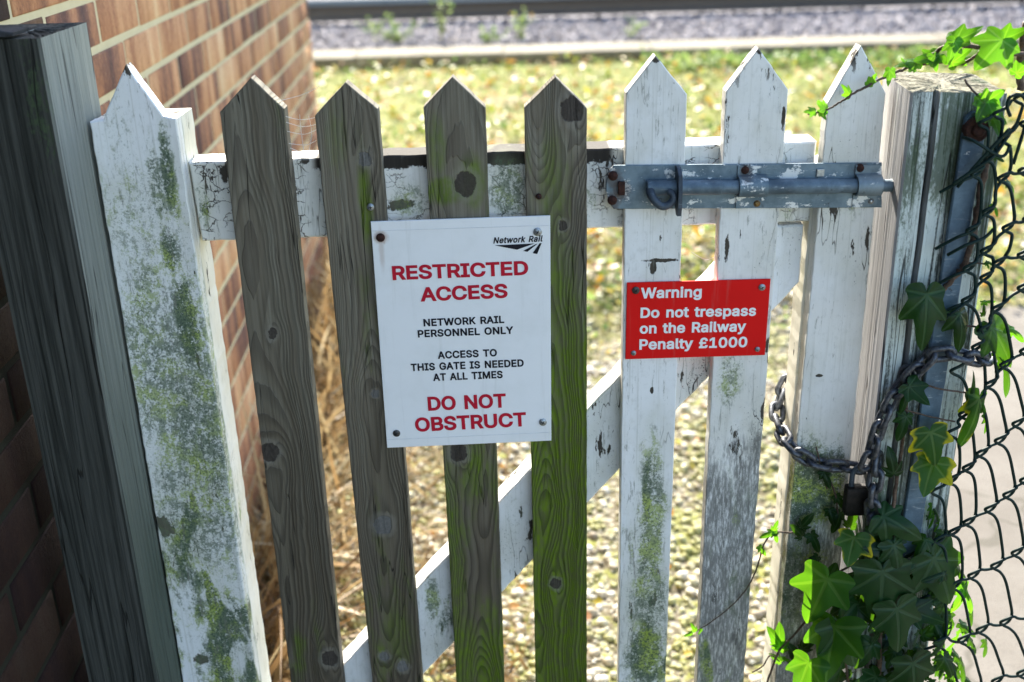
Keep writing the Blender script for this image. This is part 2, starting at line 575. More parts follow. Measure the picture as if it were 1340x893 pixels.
    return q.out(col, 0.78, q.bump(h, 0.0014, 0.9), spec=0.25)


def simple(name, c1, c2, scale=60, rough=0.6, metal=0.0, bump=0.0005, spec=0.5, c3=None, stretch=(1, 1, 1)):
    q = NB(name)
    a = q.noise(q.P(stretch), scale, 6, 0.65)
    b = q.noise(q.P(stretch, (3, 1, 7)), scale * 5, 5, 0.7)
    col = q.mix(q.step(a, 0.35, 0.65), c1, c2)
    if c3 is not None:
        col = q.mix(q.step(b, 0.58, 0.66), col, c3)
    return q.out(col, rough, q.bump(q.m("ADD", a, q.m("MULTIPLY", b, 0.5)), bump, 0.8), metal, spec)


M = {}
M["plastic_white"] = simple("sign_white", (0.86, 0.865, 0.87), (0.83, 0.835, 0.84), 9, 0.5, bump=0.00004, spec=0.2)
M["red_sign"] = simple("sign_red", (0.72, 0.006, 0.006), (0.66, 0.006, 0.008), 9, 0.55, bump=0.00004, spec=0.06)
def worn_sign(name, c, spots):
    """flat printed panel: faint grime, scuffs, rust runs below the screws"""
    q = NB(name)
    x, y, z = q.sep()
    a = q.noise(q.P(), 16, 6, 0.65)
    b = q.noise(q.P((1, 1, 0.06)), 90, 5, 0.65)
    s_ = q.noise(q.P((1, 1, 0.5), (3, 3, 3)), 260, 6, 0.75)
    col = q.mix(q.m("MULTIPLY", q.step(a, 0.42, 0.72), 0.16), c, (c[0] * 0.62, c[1] * 0.62 + 0.01, c[2] * 0.56 + 0.005))
    col = q.mix(q.m("MULTIPLY", q.step(b, 0.55, 0.75), 0.14), col, (0.30, 0.30, 0.24))
    col = q.mix(q.m("MULTIPLY", q.step(s_, 0.68, 0.74), 0.45), col, (0.25, 0.23, 0.19))
    for (cx, cz, r_) in spots:
        run = q.ellipse(x, z, cx, cz - r_ * 3.0, r_ * 0.55, r_ * 4.2, s_, 0.5, 0.6)
        halo = q.ellipse(x, z, cx, cz, r_ * 1.5, r_ * 1.5, s_, 0.5, 0.4)
        col = q.mix(q.m("MULTIPLY", q.m("MAXIMUM", q.m("MULTIPLY", run, 0.5), halo), 0.6), col, (0.32, 0.15, 0.06))
    return q.out(col, q.m("ADD", 0.45, q.m("MULTIPLY", a, 0.2)), q.bump(a, 0.0003, 0.5), spec=0.14)


M["ink_red"] = simple("ink_red", (0.52, 0.014, 0.035), (0.47, 0.014, 0.035), 40, 0.6, bump=0.00002, spec=0.1)
M["ink_black"] = simple("ink_black", (0.012, 0.012, 0.018), (0.018, 0.018, 0.024), 40, 0.6, bump=0.00002, spec=0.1)
M["ink_white"] = simple("ink_white", (0.85, 0.85, 0.86), (0.82, 0.82, 0.83), 40, 0.45, bump=0.00002)
M["crease"] = simple("laminate_edge", (0.62, 0.64, 0.66), (0.7, 0.71, 0.73), 60, 0.4, bump=0.00002)
M["rust"] = simple("rust", (0.028, 0.013, 0.011), (0.065, 0.026, 0.018), 300, 0.85, 0.2, 0.0006, 0.3, (0.03, 0.014, 0.012))
M["zinc"] = simple("zinc_screw", (0.42, 0.44, 0.45), (0.26, 0.28, 0.29), 300, 0.42, 0.8, 0.0003)
M["dark_screw"] = simple("dark_screw", (0.10, 0.10, 0.10), (0.05, 0.045, 0.04), 400, 0.5, 0.7, 0.0004, c3=(0.16, 0.12, 0.08))
M["brass"] = simple("brass_screw", (0.32, 0.21, 0.07), (0.12, 0.06, 0.03), 500, 0.5, 0.6, 0.0004)


def galv(name, paint=0.5, base=((0.11, 0.155, 0.185), (0.23, 0.29, 0.33)), spots=()):
    q = NB(name)
    a = q.noise(q.P(), 30, 6, 0.65)
    b = q.noise(q.P((0.25, 1, 1), (2, 5, 1)), 160, 6, 0.7)
    c = q.noise(q.P((1, 1, 1), (7, 1, 3)), 42, 8, 0.7)
    col = q.mix(q.step(a, 0.3, 0.7), *base)
    col = q.mix(q.m("MULTIPLY", q.step(b, 0.60, 0.70), 0.5), col, (0.42, 0.48, 0.52))
    t = 0.66 - 0.1 * paint
    pm = q.step(q.m("ADD", c, q.m("MULTIPLY", q.m("SUBTRACT", b, 0.5), 0.4)), t, t + 0.03)
    col = q.mix(pm, col, (0.72, 0.74, 0.74))
    dk = q.step(q.noise(q.P(off=(9, 9, 2)), 120, 6, 0.7), 0.62, 0.70)
    col = q.mix(q.m("MULTIPLY", dk, 0.75), col, (0.045, 0.05, 0.055))
    x, y, z = q.sep()
    for (cx, cz, r_) in spots:
        halo = q.ellipse(x, z, cx, cz - r_ * 0.3, r_ * 1.7, r_ * 2.0, q.noise(q.P(), 260, 5, 0.7), 0.6, 0.4)
        col = q.mix(q.m("MULTIPLY", halo, 0.55), col, (0.075, 0.045, 0.032))
    scr = q.step(q.noise(q.P((0.06, 1, 1), (1, 8, 4)), 420, 3, 0.6), 0.64, 0.70)
    col = q.mix(q.m("MULTIPLY", scr, 0.35), col, (0.40, 0.43, 0.45))
    return q.out(col, q.m("ADD", 0.42, q.m("MULTIPLY", c, 0.3)), q.bump(q.m("ADD", c, q.m("MULTIPLY", pm, 0.4)), 0.0005, 0.8), 0.30, 0.4)


M["bolt_rod"] = galv("galvanised_rod", 0.1, ((0.06, 0.09, 0.12), (0.15, 0.21, 0.26)))
M["hasp"] = galv("dark_steel", 0.0, ((0.025, 0.035, 0.05), (0.07, 0.095, 0.125)))
M["old_paint"] = galv("chipped_paint_on_steel", 0.7)
M["tension"] = galv("galvanised_bar", -0.3, ((0.06, 0.10, 0.145), (0.13, 0.20, 0.27)))
M["chain"] = simple("chain_steel", (0.045, 0.05, 0.062), (0.12, 0.13, 0.15), 240, 0.45, 0.6, 0.0004, c3=(0.05, 0.045, 0.045))
M["padlock"] = simple("old_padlock", (0.007, 0.006, 0.006), (0.02, 0.016, 0.015), 160, 0.55, 0.5, 0.0008)
M["wire"] = simple("green_coated_wire", (0.004, 0.018, 0.016), (0.006, 0.024, 0.020), 200, 0.5, 0, 0.0003, 0.18, (0.02, 0.03, 0.028))
M["lead"] = simple("lead_sheet", (0.02, 0.022, 0.025), (0.045, 0.048, 0.054), 60, 0.8, 0.0, 0.001, 0.2)
M["web"] = simple("spider_silk", (0.8, 0.8, 0.8), (0.7, 0.7, 0.7), 60, 0.3)


def brick_mat():
    q = NB("rustic_brick")
    r1, r2 = q.attr("rnd"), q.attr("dark")
    x, y, z = q.sep()
    cb = q.n("ShaderNodeCombineXYZ")
    q.put(cb.inputs[1], q.m("MULTIPLY", r1, 23.0))
    st = q.noise(q.vm("ADD", q.P((1, 1, 0.16)), cb.outputs[0]), 19, 1.5, 0.5, 0.2)
    st2 = q.noise(q.P((1, 1, 0.7), (4, 4, 4)), 130, 6, 0.75)
    fine = q.noise(q.P(), 420, 5, 0.7)
    v = q.m("ADD", q.m("ADD", q.m("MULTIPLY", r1, 0.30), q.m("MULTIPLY", st, 0.75)), q.m("MULTIPLY", q.m("SUBTRACT", st2, 0.5), 0.32))
    col = q.ramp(v, [(0.28, (0.085, 0.045, 0.042)), (0.40, (0.18, 0.085, 0.058)), (0.52, (0.38, 0.180, 0.095)),
                     (0.66, (0.56, 0.315, 0.165)), (0.80, (0.64, 0.45, 0.27))])
    pit = q.noise(q.P(off=(5, 1, 2)), 150, 6, 0.75)
    col = q.mix(q.m("MULTIPLY", q.step(pit, 0.57, 0.66), 0.65), col, (0.06, 0.036, 0.030))
    col = q.mix(q.m("MULTIPLY", q.step(pit, 0.40, 0.32), 0.35), col, (0.50, 0.36, 0.24))
    col = q.mix(q.m("MULTIPLY", q.step(fine, 0.58, 0.72), 0.5), col, (0.05, 0.03, 0.028))
    col = q.mix(r2, col, q.mix(st2, (0.006, 0.003, 0.003), (0.020, 0.008, 0.008)))  # same bricks, with corner shade put into their colour
    return q.out(col, 0.85, q.bump(q.m("ADD", st2, q.m("MULTIPLY", fine, 0.6)), 0.0022, 0.9), spec=0.2)


M["brick"] = brick_mat()


def mortar_mat():
    q = NB("mortar")
    a = q.noise(q.P(), 30, 6, 0.7)
    b = q.noise(q.P(), 500, 3, 0.7)
    col = q.mix(a, (0.50, 0.435, 0.27), (0.64, 0.575, 0.39))
    y = q.sep()[1]
    col = q.mix(q.step(y, -0.86, -0.98), col, q.mix(a, (0.018, 0.019, 0.012), (0.045, 0.043, 0.032)))  # mortar painted dark towards the camera, standing in for shade
    return q.out(col, 0.95, q.bump(b, 0.002, 0.8), spec=0.1)


M["mortar"] = mortar_mat()


def ground_mat():
    q = NB("stony_ground")
    x, y, z = q.sep()
    a = q.noise(q.P(), 2.2, 6, 0.65)
    b = q.noise(q.P(), 14, 6, 0.7)
    c = q.vor(q.P(), 48)
    d = q.noise(q.P(), 120, 5, 0.7)
    soil = q.mix(b, (0.06, 0.05, 0.03), (0.17, 0.145, 0.095))
    stone = q.mix(d, (0.20, 0.18, 0.14), (0.42, 0.39, 0.32))
    near = q.mix(q.step(c, 0.55, 0.30), soil, stone)
    moss = q.mix(d, (0.10, 0.13, 0.015), (0.28, 0.29, 0.05))
    near = q.mix(q.m("MULTIPLY", q.step(b, 0.45, 0.62), 0.7), near, moss)
    far = q.mix(b, (0.12, 0.15, 0.03), (0.27, 0.27, 0.09))
    far = q.mix(q.step(a, 0.52, 0.66), far, (0.26, 0.21, 0.12))
    col = q.mix(q.step(q.m("ADD", y, q.m("MULTIPLY", a, 2)), 2.9, 4.2), near, far)
    return q.out(col, 0.9, q.bump(q.m("ADD", b, q.m("MULTIPLY", c, 0.6)), 0.02, 0.7), spec=0.2)


M["ground"] = ground_mat()


def stone_mat(name, stops, moss=0.0, rough=0.8):
    q = NB(name)
    r = q.attr("rnd")
    d = q.noise(q.P(), 90, 5, 0.7)
    col = q.ramp(r, stops)
    col = q.mix(0.35, col, q.mix(d, (0.5, 0.5, 0.5), (1.4, 1.4, 1.4)), "MULTIPLY")
    if moss:
        g = q.noise(q.P(), 5, 5, 0.65)
        col = q.mix(q.m("MULTIPLY", q.step(g, 0.44, 0.58), moss), col, q.mix(d, (0.13, 0.15, 0.015), (0.30, 0.29, 0.04)))
    return q.out(col, rough, q.bump(d, 0.003, 0.7), spec=0.4)


M["pebble"] = stone_mat("flint_gravel", [(0, (0.18, 0.145, 0.10)), (0.3, (0.36, 0.31, 0.22)), (0.65, (0.50, 0.46, 0.37)), (1, (0.66, 0.63, 0.56))], 0.75, 0.6)
M["ballast"] = stone_mat("granite_ballast", [(0, (0.13, 0.115, 0.125)), (0.5, (0.24, 0.22, 0.235)), (0.85, (0.32, 0.30, 0.31)), (1, (0.36, 0.31, 0.28))], 0, 0.8)
M["ballast_bed"] = simple("ballast_bed", (0.10, 0.09, 0.095), (0.22, 0.20, 0.21), 22, 0.9, 0, 0.03)


def blade_mat(name, stops, rough=0.5, trans=0.35):
    q = NB(name)
    r = q.attr("rnd")
    col = q.ramp(r, stops)
    q.out(col, rough, None, spec=0.4)
    tr = q.n("ShaderNodeBsdfTranslucent")
    q.put(tr.inputs[0], col)
    mx = q.n("ShaderNodeMixShader")
    mx.inputs[0].default_value = trans
    q.t.links.new(q.b.outputs[0], mx.inputs[1])
    q.t.links.new(tr.outputs[0], mx.inputs[2])
    q.t.links.new(mx.outputs[0], q.t.nodes["Material Output"].inputs[0])
    return q.mat


M["straw"] = blade_mat("dry_straw", [(0, (0.15, 0.085, 0.035)), (0.4, (0.29, 0.19, 0.085)), (0.75, (0.42, 0.33, 0.18)), (1, (0.50, 0.43, 0.29))])
M["grass"] = blade_mat("grass_blades", [(0, (0.05, 0.085, 0.012)), (0.35, (0.15, 0.18, 0.03)), (0.6, (0.32, 0.30, 0.09)), (0.8, (0.38, 0.31, 0.14)), (1, (0.52, 0.43, 0.26))])
M["litter"] = blade_mat("fallen_leaves", [(0, (0.10, 0.15, 0.02)), (0.3, (0.24, 0.27, 0.04)), (0.5, (0.45, 0.36, 0.05)), (0.7, (0.50, 0.24, 0.04)),
                                          (0.85, (0.34, 0.16, 0.06)), (1, (0.50, 0.44, 0.30))], 0.45)
M["weed"] = blade_mat("weed_leaf", [(0, (0.10, 0.19, 0.04)), (1, (0.30, 0.38, 0.12))], 0.5, 0.45)
M["petal"] = blade_mat("yellow_petal", [(0, (0.75, 0.52, 0.02)), (1, (0.85, 0.65, 0.05))], 0.6, 0.4)
M["stem"] = simple("ivy_stem", (0.045, 0.026, 0.018), (0.12, 0.075, 0.05), 200, 0.7, 0, 0.0006)
M["green_stem"] = simple("green_stem", (0.08, 0.13, 0.03), (0.16, 0.10, 0.05), 100, 0.6, 0, 0.0004)


def ivy_mat(name, dark, lightc, vein, edge=None, trans=0.42, rough=0.36, spec=0.12, glow=(0.19, 0.48, 0.012)):
    """leaf blade seen in its own plane: UV (0,0) is the stalk, veins fan out from it"""
    q = NB(name)
    uv = q.tc.outputs["UV"]
    u, v, _ = q.sep(uv)
    r = q.attr("rnd")
    rad = q.m("SQRT", q.m("ADD", q.m("MULTIPLY", u, u), q.m("MULTIPLY", v, v)))
    th = q.m("ARCTAN2", u, v)
    dmin = None
    for a in (0.0, 0.86, -0.86, 1.75, -1.75):
        dd = q.m("ABSOLUTE", q.m("MULTIPLY", rad, q.m("SINE", q.m("SUBTRACT", th, a))))
        dd = q.m("ADD", dd, q.m("MULTIPLY", q.m("LESS_THAN", q.m("COSINE", q.m("SUBTRACT", th, a)), 0.0), 1.0))
        dmin = dd if dmin is None else q.m("MINIMUM", dmin, dd)
    fan = q.m("ABSOLUTE", q.m("SINE", q.m("ADD", q.m("MULTIPLY", rad, 26.0), q.m("MULTIPLY", q.m("ABSOLUTE", th), 9.0))))
    nz = q.noise(q.vm("ADD", uv, q.vm("MULTIPLY", q.obj, (3, 3, 3))), 5, 5, 0.6)
    col = q.mix(q.step(q.m("ADD", nz, q.m("MULTIPLY", q.m("SUBTRACT", r, 0.5), 0.5)), 0.3, 0.7), dark, lightc)
    col = q.mix(q.m("MULTIPLY", q.step(fan, 0.10, 0.02), 0.18), col, vein)
    wv = q.m("SUBTRACT", 0.030, q.m("MULTIPLY", rad, 0.014))
    vm_ = q.step(q.m("SUBTRACT", dmin, wv), 0.012, -0.010)
    col = q.mix(q.m("MULTIPLY", vm_, 0.6), col, vein)
    if edge is not None:
        col = q.mix(q.step(q.m("ADD", q.m("MULTIPLY", q.attr("rim"), 0.45), q.m("ADD", q.m("MULTIPLY", q.m("ABSOLUTE", u), 0.35), q.m("MULTIPLY", q.noise(q.vm("ADD", uv, q.vm("MULTIPLY", q.obj, (4, 4, 4))), 2.2, 3, 0.5), 0.9))), 0.90, 1.06), col, edge)
    bmp = q.bump(q.m("SUBTRACT", q.m("MULTIPLY", nz, 0.5), q.m("MULTIPLY", vm_, 0.6)), 0.0012, 0.7)
    q.out(col, rough, bmp, spec=spec)
    tr = q.n("ShaderNodeBsdfTranslucent")
    q.put(tr.inputs[0], q.mix(q.m("MULTIPLY", vm_, 0.5), q.mix(nz, glow, (glow[0] * 0.6, glow[1] * 0.75, glow[2])), (glow[0] * 1.5, glow[1] * 1.25, glow[2] * 2)))
    mx = q.n("ShaderNodeMixShader")
    mx.inputs[0].default_value = trans
    q.t.links.new(q.b.outputs[0], mx.inputs[1])
    q.t.links.new(tr.outputs[0], mx.inputs[2])
    q.t.links.new(mx.outputs[0], q.t.nodes["Material Output"].inputs[0])
    return q.mat


M["ivy"] = ivy_mat("ivy_leaf", (0.003, 0.016, 0.005), (0.008, 0.036, 0.009), (0.038, 0.075, 0.036), trans=0.16, rough=0.33, spec=0.16)
M["ivy_light"] = ivy_mat("ivy_leaf_sunlit", (0.010, 0.050, 0.008), (0.022, 0.085, 0.014), (0.07, 0.14, 0.04), trans=0.45, spec=0.10)  # lighter, more see-through copy for sunlit leaves; sun brightness put into the colour
M["ivy_yellow"] = ivy_mat("ivy_leaf_turning", (0.012, 0.045, 0.010), (0.03, 0.08, 0.016), (0.10, 0.15, 0.05), edge=(0.50, 0.40, 0.012), trans=0.3)


def post_mat(name, seed, greys, whites, green, paint=0.5, rightpale=None, leftwhite=None, streak=0.0):
    """weathered post: silvery fissured wood with paint left in the grain and green in the hollows"""
    q = NB(name)
    off = (seed, seed * 2, seed * 0.5)
    nrm = q.n("ShaderNodeNewGeometry").outputs["Normal"]
    fib = q.noise(q.P((1, 1, 0.022), off), 190, 6, 0.68)
    fib2 = q.noise(q.P((1, 1, 0.05), off), 60, 5, 0.6)
    spk = q.noise(q.P((1, 1, 0.4), off), 300, 5, 0.75)
    blot = q.noise(q.P((1, 1, 0.35), off), 12, 5, 0.6)
    col = q.mix(q.step(fib, 0.32, 0.68), greys[0], greys[1])
    if paint > 0:
        pm = q.step(q.m("ADD", q.m("ADD", q.m("MULTIPLY", fib, 0.55), q.m("MULTIPLY", spk, 0.25)), q.m("MULTIPLY", fib2, 0.3)), 0.66 - 0.2 * paint, 0.73 - 0.2 * paint)
        col = q.mix(q.m("MULTIPLY", pm, 0.9), col, whites)
    gm = q.step(q.m("ADD", blot, q.m("MULTIPLY", q.m("SUBTRACT", spk, 0.5), 0.45)), 0.66 - green * 0.2, 0.76 - green * 0.2)
    col = q.mix(q.m("MULTIPLY", gm, 0.8), col, q.mix(spk, (0.020, 0.040, 0.024), (0.085, 0.125, 0.055)))
    dstr = q.step(q.noise(q.P((1, 1, 0.035), (off[1], 2, off[0])), 110, 5, 0.7), 0.56, 0.66)
    col = q.mix(q.m("MULTIPLY", dstr, 0.75 * streak), col, (0.035, 0.045, 0.038))
    ck = q.m("ABSOLUTE", q.m("SUBTRACT", q.noise(q.P((1, 1, 0.03), off), 45, 2, 0.5), 0.5))
    chk = q.step(ck, 0.008, 0.002)
    col = q.mix(q.m("MULTIPLY", chk, 0.8), col, (0.012, 0.012, 0.010))
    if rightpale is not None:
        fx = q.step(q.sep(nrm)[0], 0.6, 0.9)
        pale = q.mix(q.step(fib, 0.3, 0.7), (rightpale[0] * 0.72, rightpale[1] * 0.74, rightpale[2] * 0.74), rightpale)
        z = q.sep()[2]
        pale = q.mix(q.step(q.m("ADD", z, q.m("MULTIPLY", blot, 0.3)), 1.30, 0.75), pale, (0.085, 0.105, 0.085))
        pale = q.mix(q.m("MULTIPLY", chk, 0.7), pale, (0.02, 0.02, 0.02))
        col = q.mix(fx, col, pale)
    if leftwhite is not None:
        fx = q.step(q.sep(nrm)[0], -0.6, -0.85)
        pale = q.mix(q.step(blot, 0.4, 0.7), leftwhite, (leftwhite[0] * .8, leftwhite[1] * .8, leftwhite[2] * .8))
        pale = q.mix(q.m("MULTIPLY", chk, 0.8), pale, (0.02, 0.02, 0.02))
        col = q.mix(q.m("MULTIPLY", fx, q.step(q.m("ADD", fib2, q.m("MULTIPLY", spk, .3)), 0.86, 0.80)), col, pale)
    h = q.m("SUBTRACT", q.m("ADD", q.m("MULTIPLY", fib, 0.8), q.m("MULTIPLY", fib2, 0.4)), q.m("MULTIPLY", chk, 1.0))
    return q.out(col, 0.8, q.bump(h, 0.002, 0.9), spec=0.25)


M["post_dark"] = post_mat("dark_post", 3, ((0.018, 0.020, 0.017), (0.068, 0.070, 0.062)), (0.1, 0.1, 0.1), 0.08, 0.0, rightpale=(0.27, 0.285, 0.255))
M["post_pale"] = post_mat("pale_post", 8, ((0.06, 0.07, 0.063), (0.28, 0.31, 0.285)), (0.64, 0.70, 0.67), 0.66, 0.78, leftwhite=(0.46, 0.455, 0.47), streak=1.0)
M["post_top"] = post_mat("post_end_grain", 12, ((0.08, 0.075, 0.05), (0.24, 0.225, 0.16)), (0.3, 0.3, 0.24), 0.5, 0.1)


def concrete_mat(name, a1, a2, y_shadow=None):
    q = NB(name)
    a = q.noise(q.P(), 3.5, 6, 0.65)
    b = q.noise(q.P(), 160, 4, 0.7)
    col = q.mix(q.step(a, 0.3, 0.7), a1, a2)
    col = q.mix(q.m("MULTIPLY", q.step(b, 0.55, 0.7), 0.45), col, (a1[0] * 0.55, a1[1] * 0.55, a1[2] * 0.55))
    crk = q.m("ABSOLUTE", q.m("SUBTRACT", q.noise(q.P(off=(2, 5, 0)), 1.3, 4, 0.5), 0.5))
    col = q.mix(q.m("MULTIPLY", q.step(crk, 0.006, 0.001), 0.6), col, (0.07, 0.065, 0.05))
    return q.out(col, 0.9, q.bump(b, 0.003, 0.6), spec=0.25)


M["path"] = concrete_mat("path_concrete", (0.125, 0.112, 0.097), (0.165, 0.152, 0.134))
M["trough"] = concrete_mat("trough_concrete", (0.15, 0.133, 0.098), (0.225, 0.203, 0.152))


def rail_mat():
    q = NB("rail_steel")
    a = q.noise(q.P((0.15, 1, 1)), 40, 6, 0.7)
    z = q.sep()[2]
    col = q.mix(a, (0.020, 0.013, 0.011), (0.05, 0.036, 0.030))
    col = q.mix(q.step(z, 0.17, 0.045), col, q.mix(a, (0.07, 0.062, 0.056), (0.12, 0.11, 0.10)))
    return q.out(col, 0.9, q.bump(a, 0.001, 0.6), 0.0, 0.05)


M["rail"] = rail_mat()
M["rail_head"] = simple("rail_running_face", (0.17, 0.20, 0.23), (0.12, 0.145, 0.17), 20, 0.9, 0.0, 0.0002, 0.05, stretch=(0.05, 1, 1))


# ------------------------------------------------------------------ ground, path, railway
def gz(x, y):
    """height of the ground"""
    y = np.asarray(y, dtype=float)
    x = np.asarray(x, dtype=float)
    a = 0.0 + 0.03 * np.clip(y, 0, 2.2)
    a = a + np.clip(y - 2.2, 0, 4.0) * (0.36 - 0.066) / 4.0
    b = 0.010 * np.sin(3.1 * x + 1.7 * y) * np.cos(2.3 * y - x) + 0.006 * np.sin(9 * x + 5) * np.sin(8 * y)
    return a + b * np.clip((y - 0.2) / 0.5, 0, 1)


def grid_sheet(name, xs, ys, zf, mat, kind="structure"):
    X, Yy = np.meshgrid(xs, ys)
    V = np.stack([X, Yy, zf(X, Yy)], -1).reshape(-1, 3)
    nx, ny = len(xs), len(ys)
    i, j = np.meshgrid(np.arange(nx - 1), np.arange(ny - 1))
    a = (j * nx + i).ravel()
    L = np.stack([a, a + 1, a + nx + 1, a + nx], -1)
    o = mesh_np(name, V, L.ravel(), np.full(len(a), 4), mat, smooth=True)
    return tag(o, kind=kind)


xs = np.unique(np.concatenate([np.linspace(-120, -6, 12), np.arange(-6, 9, 0.09), np.linspace(9, 150, 12)]))
ys = np.unique(np.concatenate([np.linspace(-30, -2, 8), np.arange(-2, 8.2, 0.09), np.linspace(8.2, 240, 14)]))
tag(grid_sheet("ground", xs, ys, lambda x, y: np.where(y > 6.3, 0.36, gz(x, y)), M["ground"]),
    "stony ground with moss and dry grass behind the gate", "ground")
o = grid_sheet("ballast", np.concatenate([np.linspace(-60, -5, 6), np.arange(-5, 9, 0.1), np.linspace(9, 80, 6)]),
               np.concatenate([np.arange(6.72, 10.6, 0.08), np.linspace(11, 13, 5)]),
               lambda x, y: 0.40 + np.clip(y - 6.72, 0, 1.05) * 0.034 + 0.006 * np.sin(11 * x) * np.sin(13 * y) - np.clip(y - 11, 0, 2) * 0.1, M["ballast_bed"])
tag(o, "grey stone ballast bed under the railway line", "ballast")
# concrete path to the right of the gate
pm = MB()
_pp = [(0.62, -6), (0.66, 0.45), (0.97, 1.0), (1.03, 3.0), (2.6, 3.0), (2.6, -6)]
pm.add([(a, b, -0.1) for a, b in _pp] + [(a, b, 0.078) for a, b in _pp], [tuple(range(6, 12)), tuple(range(5, -1, -1))] + [(i, (i + 1) % 6, 6 + (i + 1) % 6, 6 + i) for i in range(6)])
o = mk("path", pm, M["path"], origin=(0.62, -6, 0))
tag(o, "grey concrete path beside the mesh fence", "path", kind="structure")
# loose ballast stones
protos = []
for k in range(6):
    V, Fc = ico(1)
    V = V * (1 + 0.35 * (rng.random((len(V), 1)) - 0.5)) * np.array([1, 0.8, 0.65])
    protos.append((V, Fc))
n = 9000
px_ = np.stack([rng.uniform(-3.6, 5.6, n), rng.uniform(6.74, 8.05, n), np.zeros(n)], -1)
px_[:, 2] = 0.405 + np.clip(px_[:, 1] - 6.72, 0, 1.05) * 0.034 + rng.uniform(0.002, 0.022, n)
s_ = rng.uniform(0.014, 0.032, n)[:, None] * np.ones((1, 3))
V, L, C, A, _ = scatter(protos, px_, rot_euler(*(rng.uniform(0, 6.28, (3, n)))), s_, rng.random(n))
o = mesh_np("ballast_stones", V, L, C, M["ballast"], {"rnd": A})
tag(o, "loose grey stones lying over the railway ballast", "stones", kind="stuff")

# cable trough: lidded concrete units in a row
tr = empty("cable_trough", (1.0, 6.5, 0.36))
tag(tr, "pale concrete cable trough running along the foot of the ballast", "cable trough")
b_ = MB()
b_.box(-5, 8, 6.36, 6.72, 0.30, 0.395, 0.006)
mk("channel", b_, M["trough"], tr)
x = -5.0
while x < 8:
    b_ = MB()
    b_.box(x, x + 0.992, 6.335 + rng.uniform(-.003, .003), 6.74, 0.397, 0.435 + rng.uniform(-.002, .002), 0.006)
    mk("lid", b_, M["trough"], tr)
    x += 1.0

# rail
RY, RZ = 7.95, 0.497
prof = [(-.07, 0), (-.07, .011), (-.03, .020), (-.011, .032), (-.010, .112), (-.034, .120), (-.036, .145), (-.030, .156),
        (-.018, .1595), (.018, .1595), (.030, .156), (.036, .145), (.034, .120), (.010, .112), (.011, .032), (.03, .020), (.07, .011), (.07, 0)]
rl = empty("railway_rail", (0, RY, RZ))
tag(rl, "long steel rail with bright top and rusty web lying on grey ballast", "rail")


def extr_x(prof, x0, x1, dy=0, dz=0):
    k = len(prof)
    m_ = MB()
    m_.add([(x0, RY + p[0] + dy, RZ + p[1] + dz) for p in prof] + [(x1, RY + p[0] + dy, RZ + p[1] + dz) for p in prof],
           [(i, (i + 1) % k, k + (i + 1) % k, k + i) for i in range(k)] + [tuple(range(k)), tuple(range(2 * k - 1, k - 1, -1))])
    return m_


mk("web", extr_x(prof, -40, 60), M["rail"], rl)
mk("running_face", extr_x([(-.0385, .118), (-.0385, .148), (-.031, .159), (-.018, .163), (.018, .163), (.018, .1605), (-.017, .1605), (-.029, .157), (-.0365, .147), (-.0365, .118)], -40, 60),
   M["rail_head"], rl)

# ------------------------------------------------------------------ brick building on the left
def wall_x(y):
    return -0.605 - 0.035 * y


bw = empty("brick_wall", (-0.72, 1.0, 0))
tag(bw, "rustic orange and purple brick side wall of a building with sandy mortar", "brick wall")
protV, protF = None, None
b_ = MB()
b_.box(0, 1, 0, 1, 0, 1, 0)
Vb, Lb, Cb, Ab, Db = [], [], [], [], []
base = 0
YE = 2.95
COURSE, BL = 0.075, 0.225
ZO = 0.0075


def add_brick(y0, y1, z0, z1, dark):
    global base
    j = rng.uniform(-0.0012, 0.0012, 4)
    out = 0.0022 + rng.uniform(-0.0008, 0.0012)
    c = 0.0025
    def ring(d, ins):
        return [(wall_x(yy) + d, yy, zz) for yy, zz in ((y0 + ins + j[0], z0 + ins + j[1]), (y1 - ins + j[2], z0 + ins + j[1]),
                                                       (y1 - ins + j[2], z1 - ins + j[3]), (y0 + ins + j[0], z1 - ins + j[3]))]
    v = ring(-0.02, 0) + ring(out - c * 0.7, 0) + ring(out, c)
    f = []
    for l in (0, 1):
        for i in range(4):
            f.append((base + l * 4 + i, base + l * 4 + (i + 1) % 4, base + l * 4 + 4 + (i + 1) % 4, base + l * 4 + 4 + i))
    f.append(tuple(base + 8 + i for i in range(4)))
    Vb.extend(v)
    for q_ in f:
        Lb.extend(q_)
        Cb.append(4)
    r = rng.random()
    Ab.extend([r] * 12)
    Db.extend([dark] * 12)
    base += 12


row = 0
z = ZO - 0.15
while z < 4.5:
    y = -3.2 + (0.1125 if row % 2 else 0.0) + 0.012
    while y < YE - 0.01:
        y1 = min(y + 0.2135, YE)
        if y1 - y > 0.04:
            dk = float(np.clip((0.16 - y) / 0.1, 0, 1)) * 0.95  # how much painted shade a brick takes, full on the near end
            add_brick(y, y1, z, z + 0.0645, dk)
        y += BL
    z += COURSE
    row += 1
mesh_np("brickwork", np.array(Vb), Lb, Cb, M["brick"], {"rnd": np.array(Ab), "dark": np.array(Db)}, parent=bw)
m_ = MB()
pts = [(wall_x(-3.2), -3.2), (wall_x(YE), YE), (wall_x(YE) - 2.6, YE), (wall_x(-3.2) - 2.6, -3.2)]
m_.add([(p[0], p[1], -0.2) for p in pts] + [(p[0], p[1], 4.51) for p in pts],
       [(0, 1, 5, 4), (1, 2, 6, 5), (2, 3, 7, 6), (3, 0, 4, 7), (4, 5, 6, 7), (3, 2, 1, 0)])
mk("mortar", m_, M["mortar"], bw)


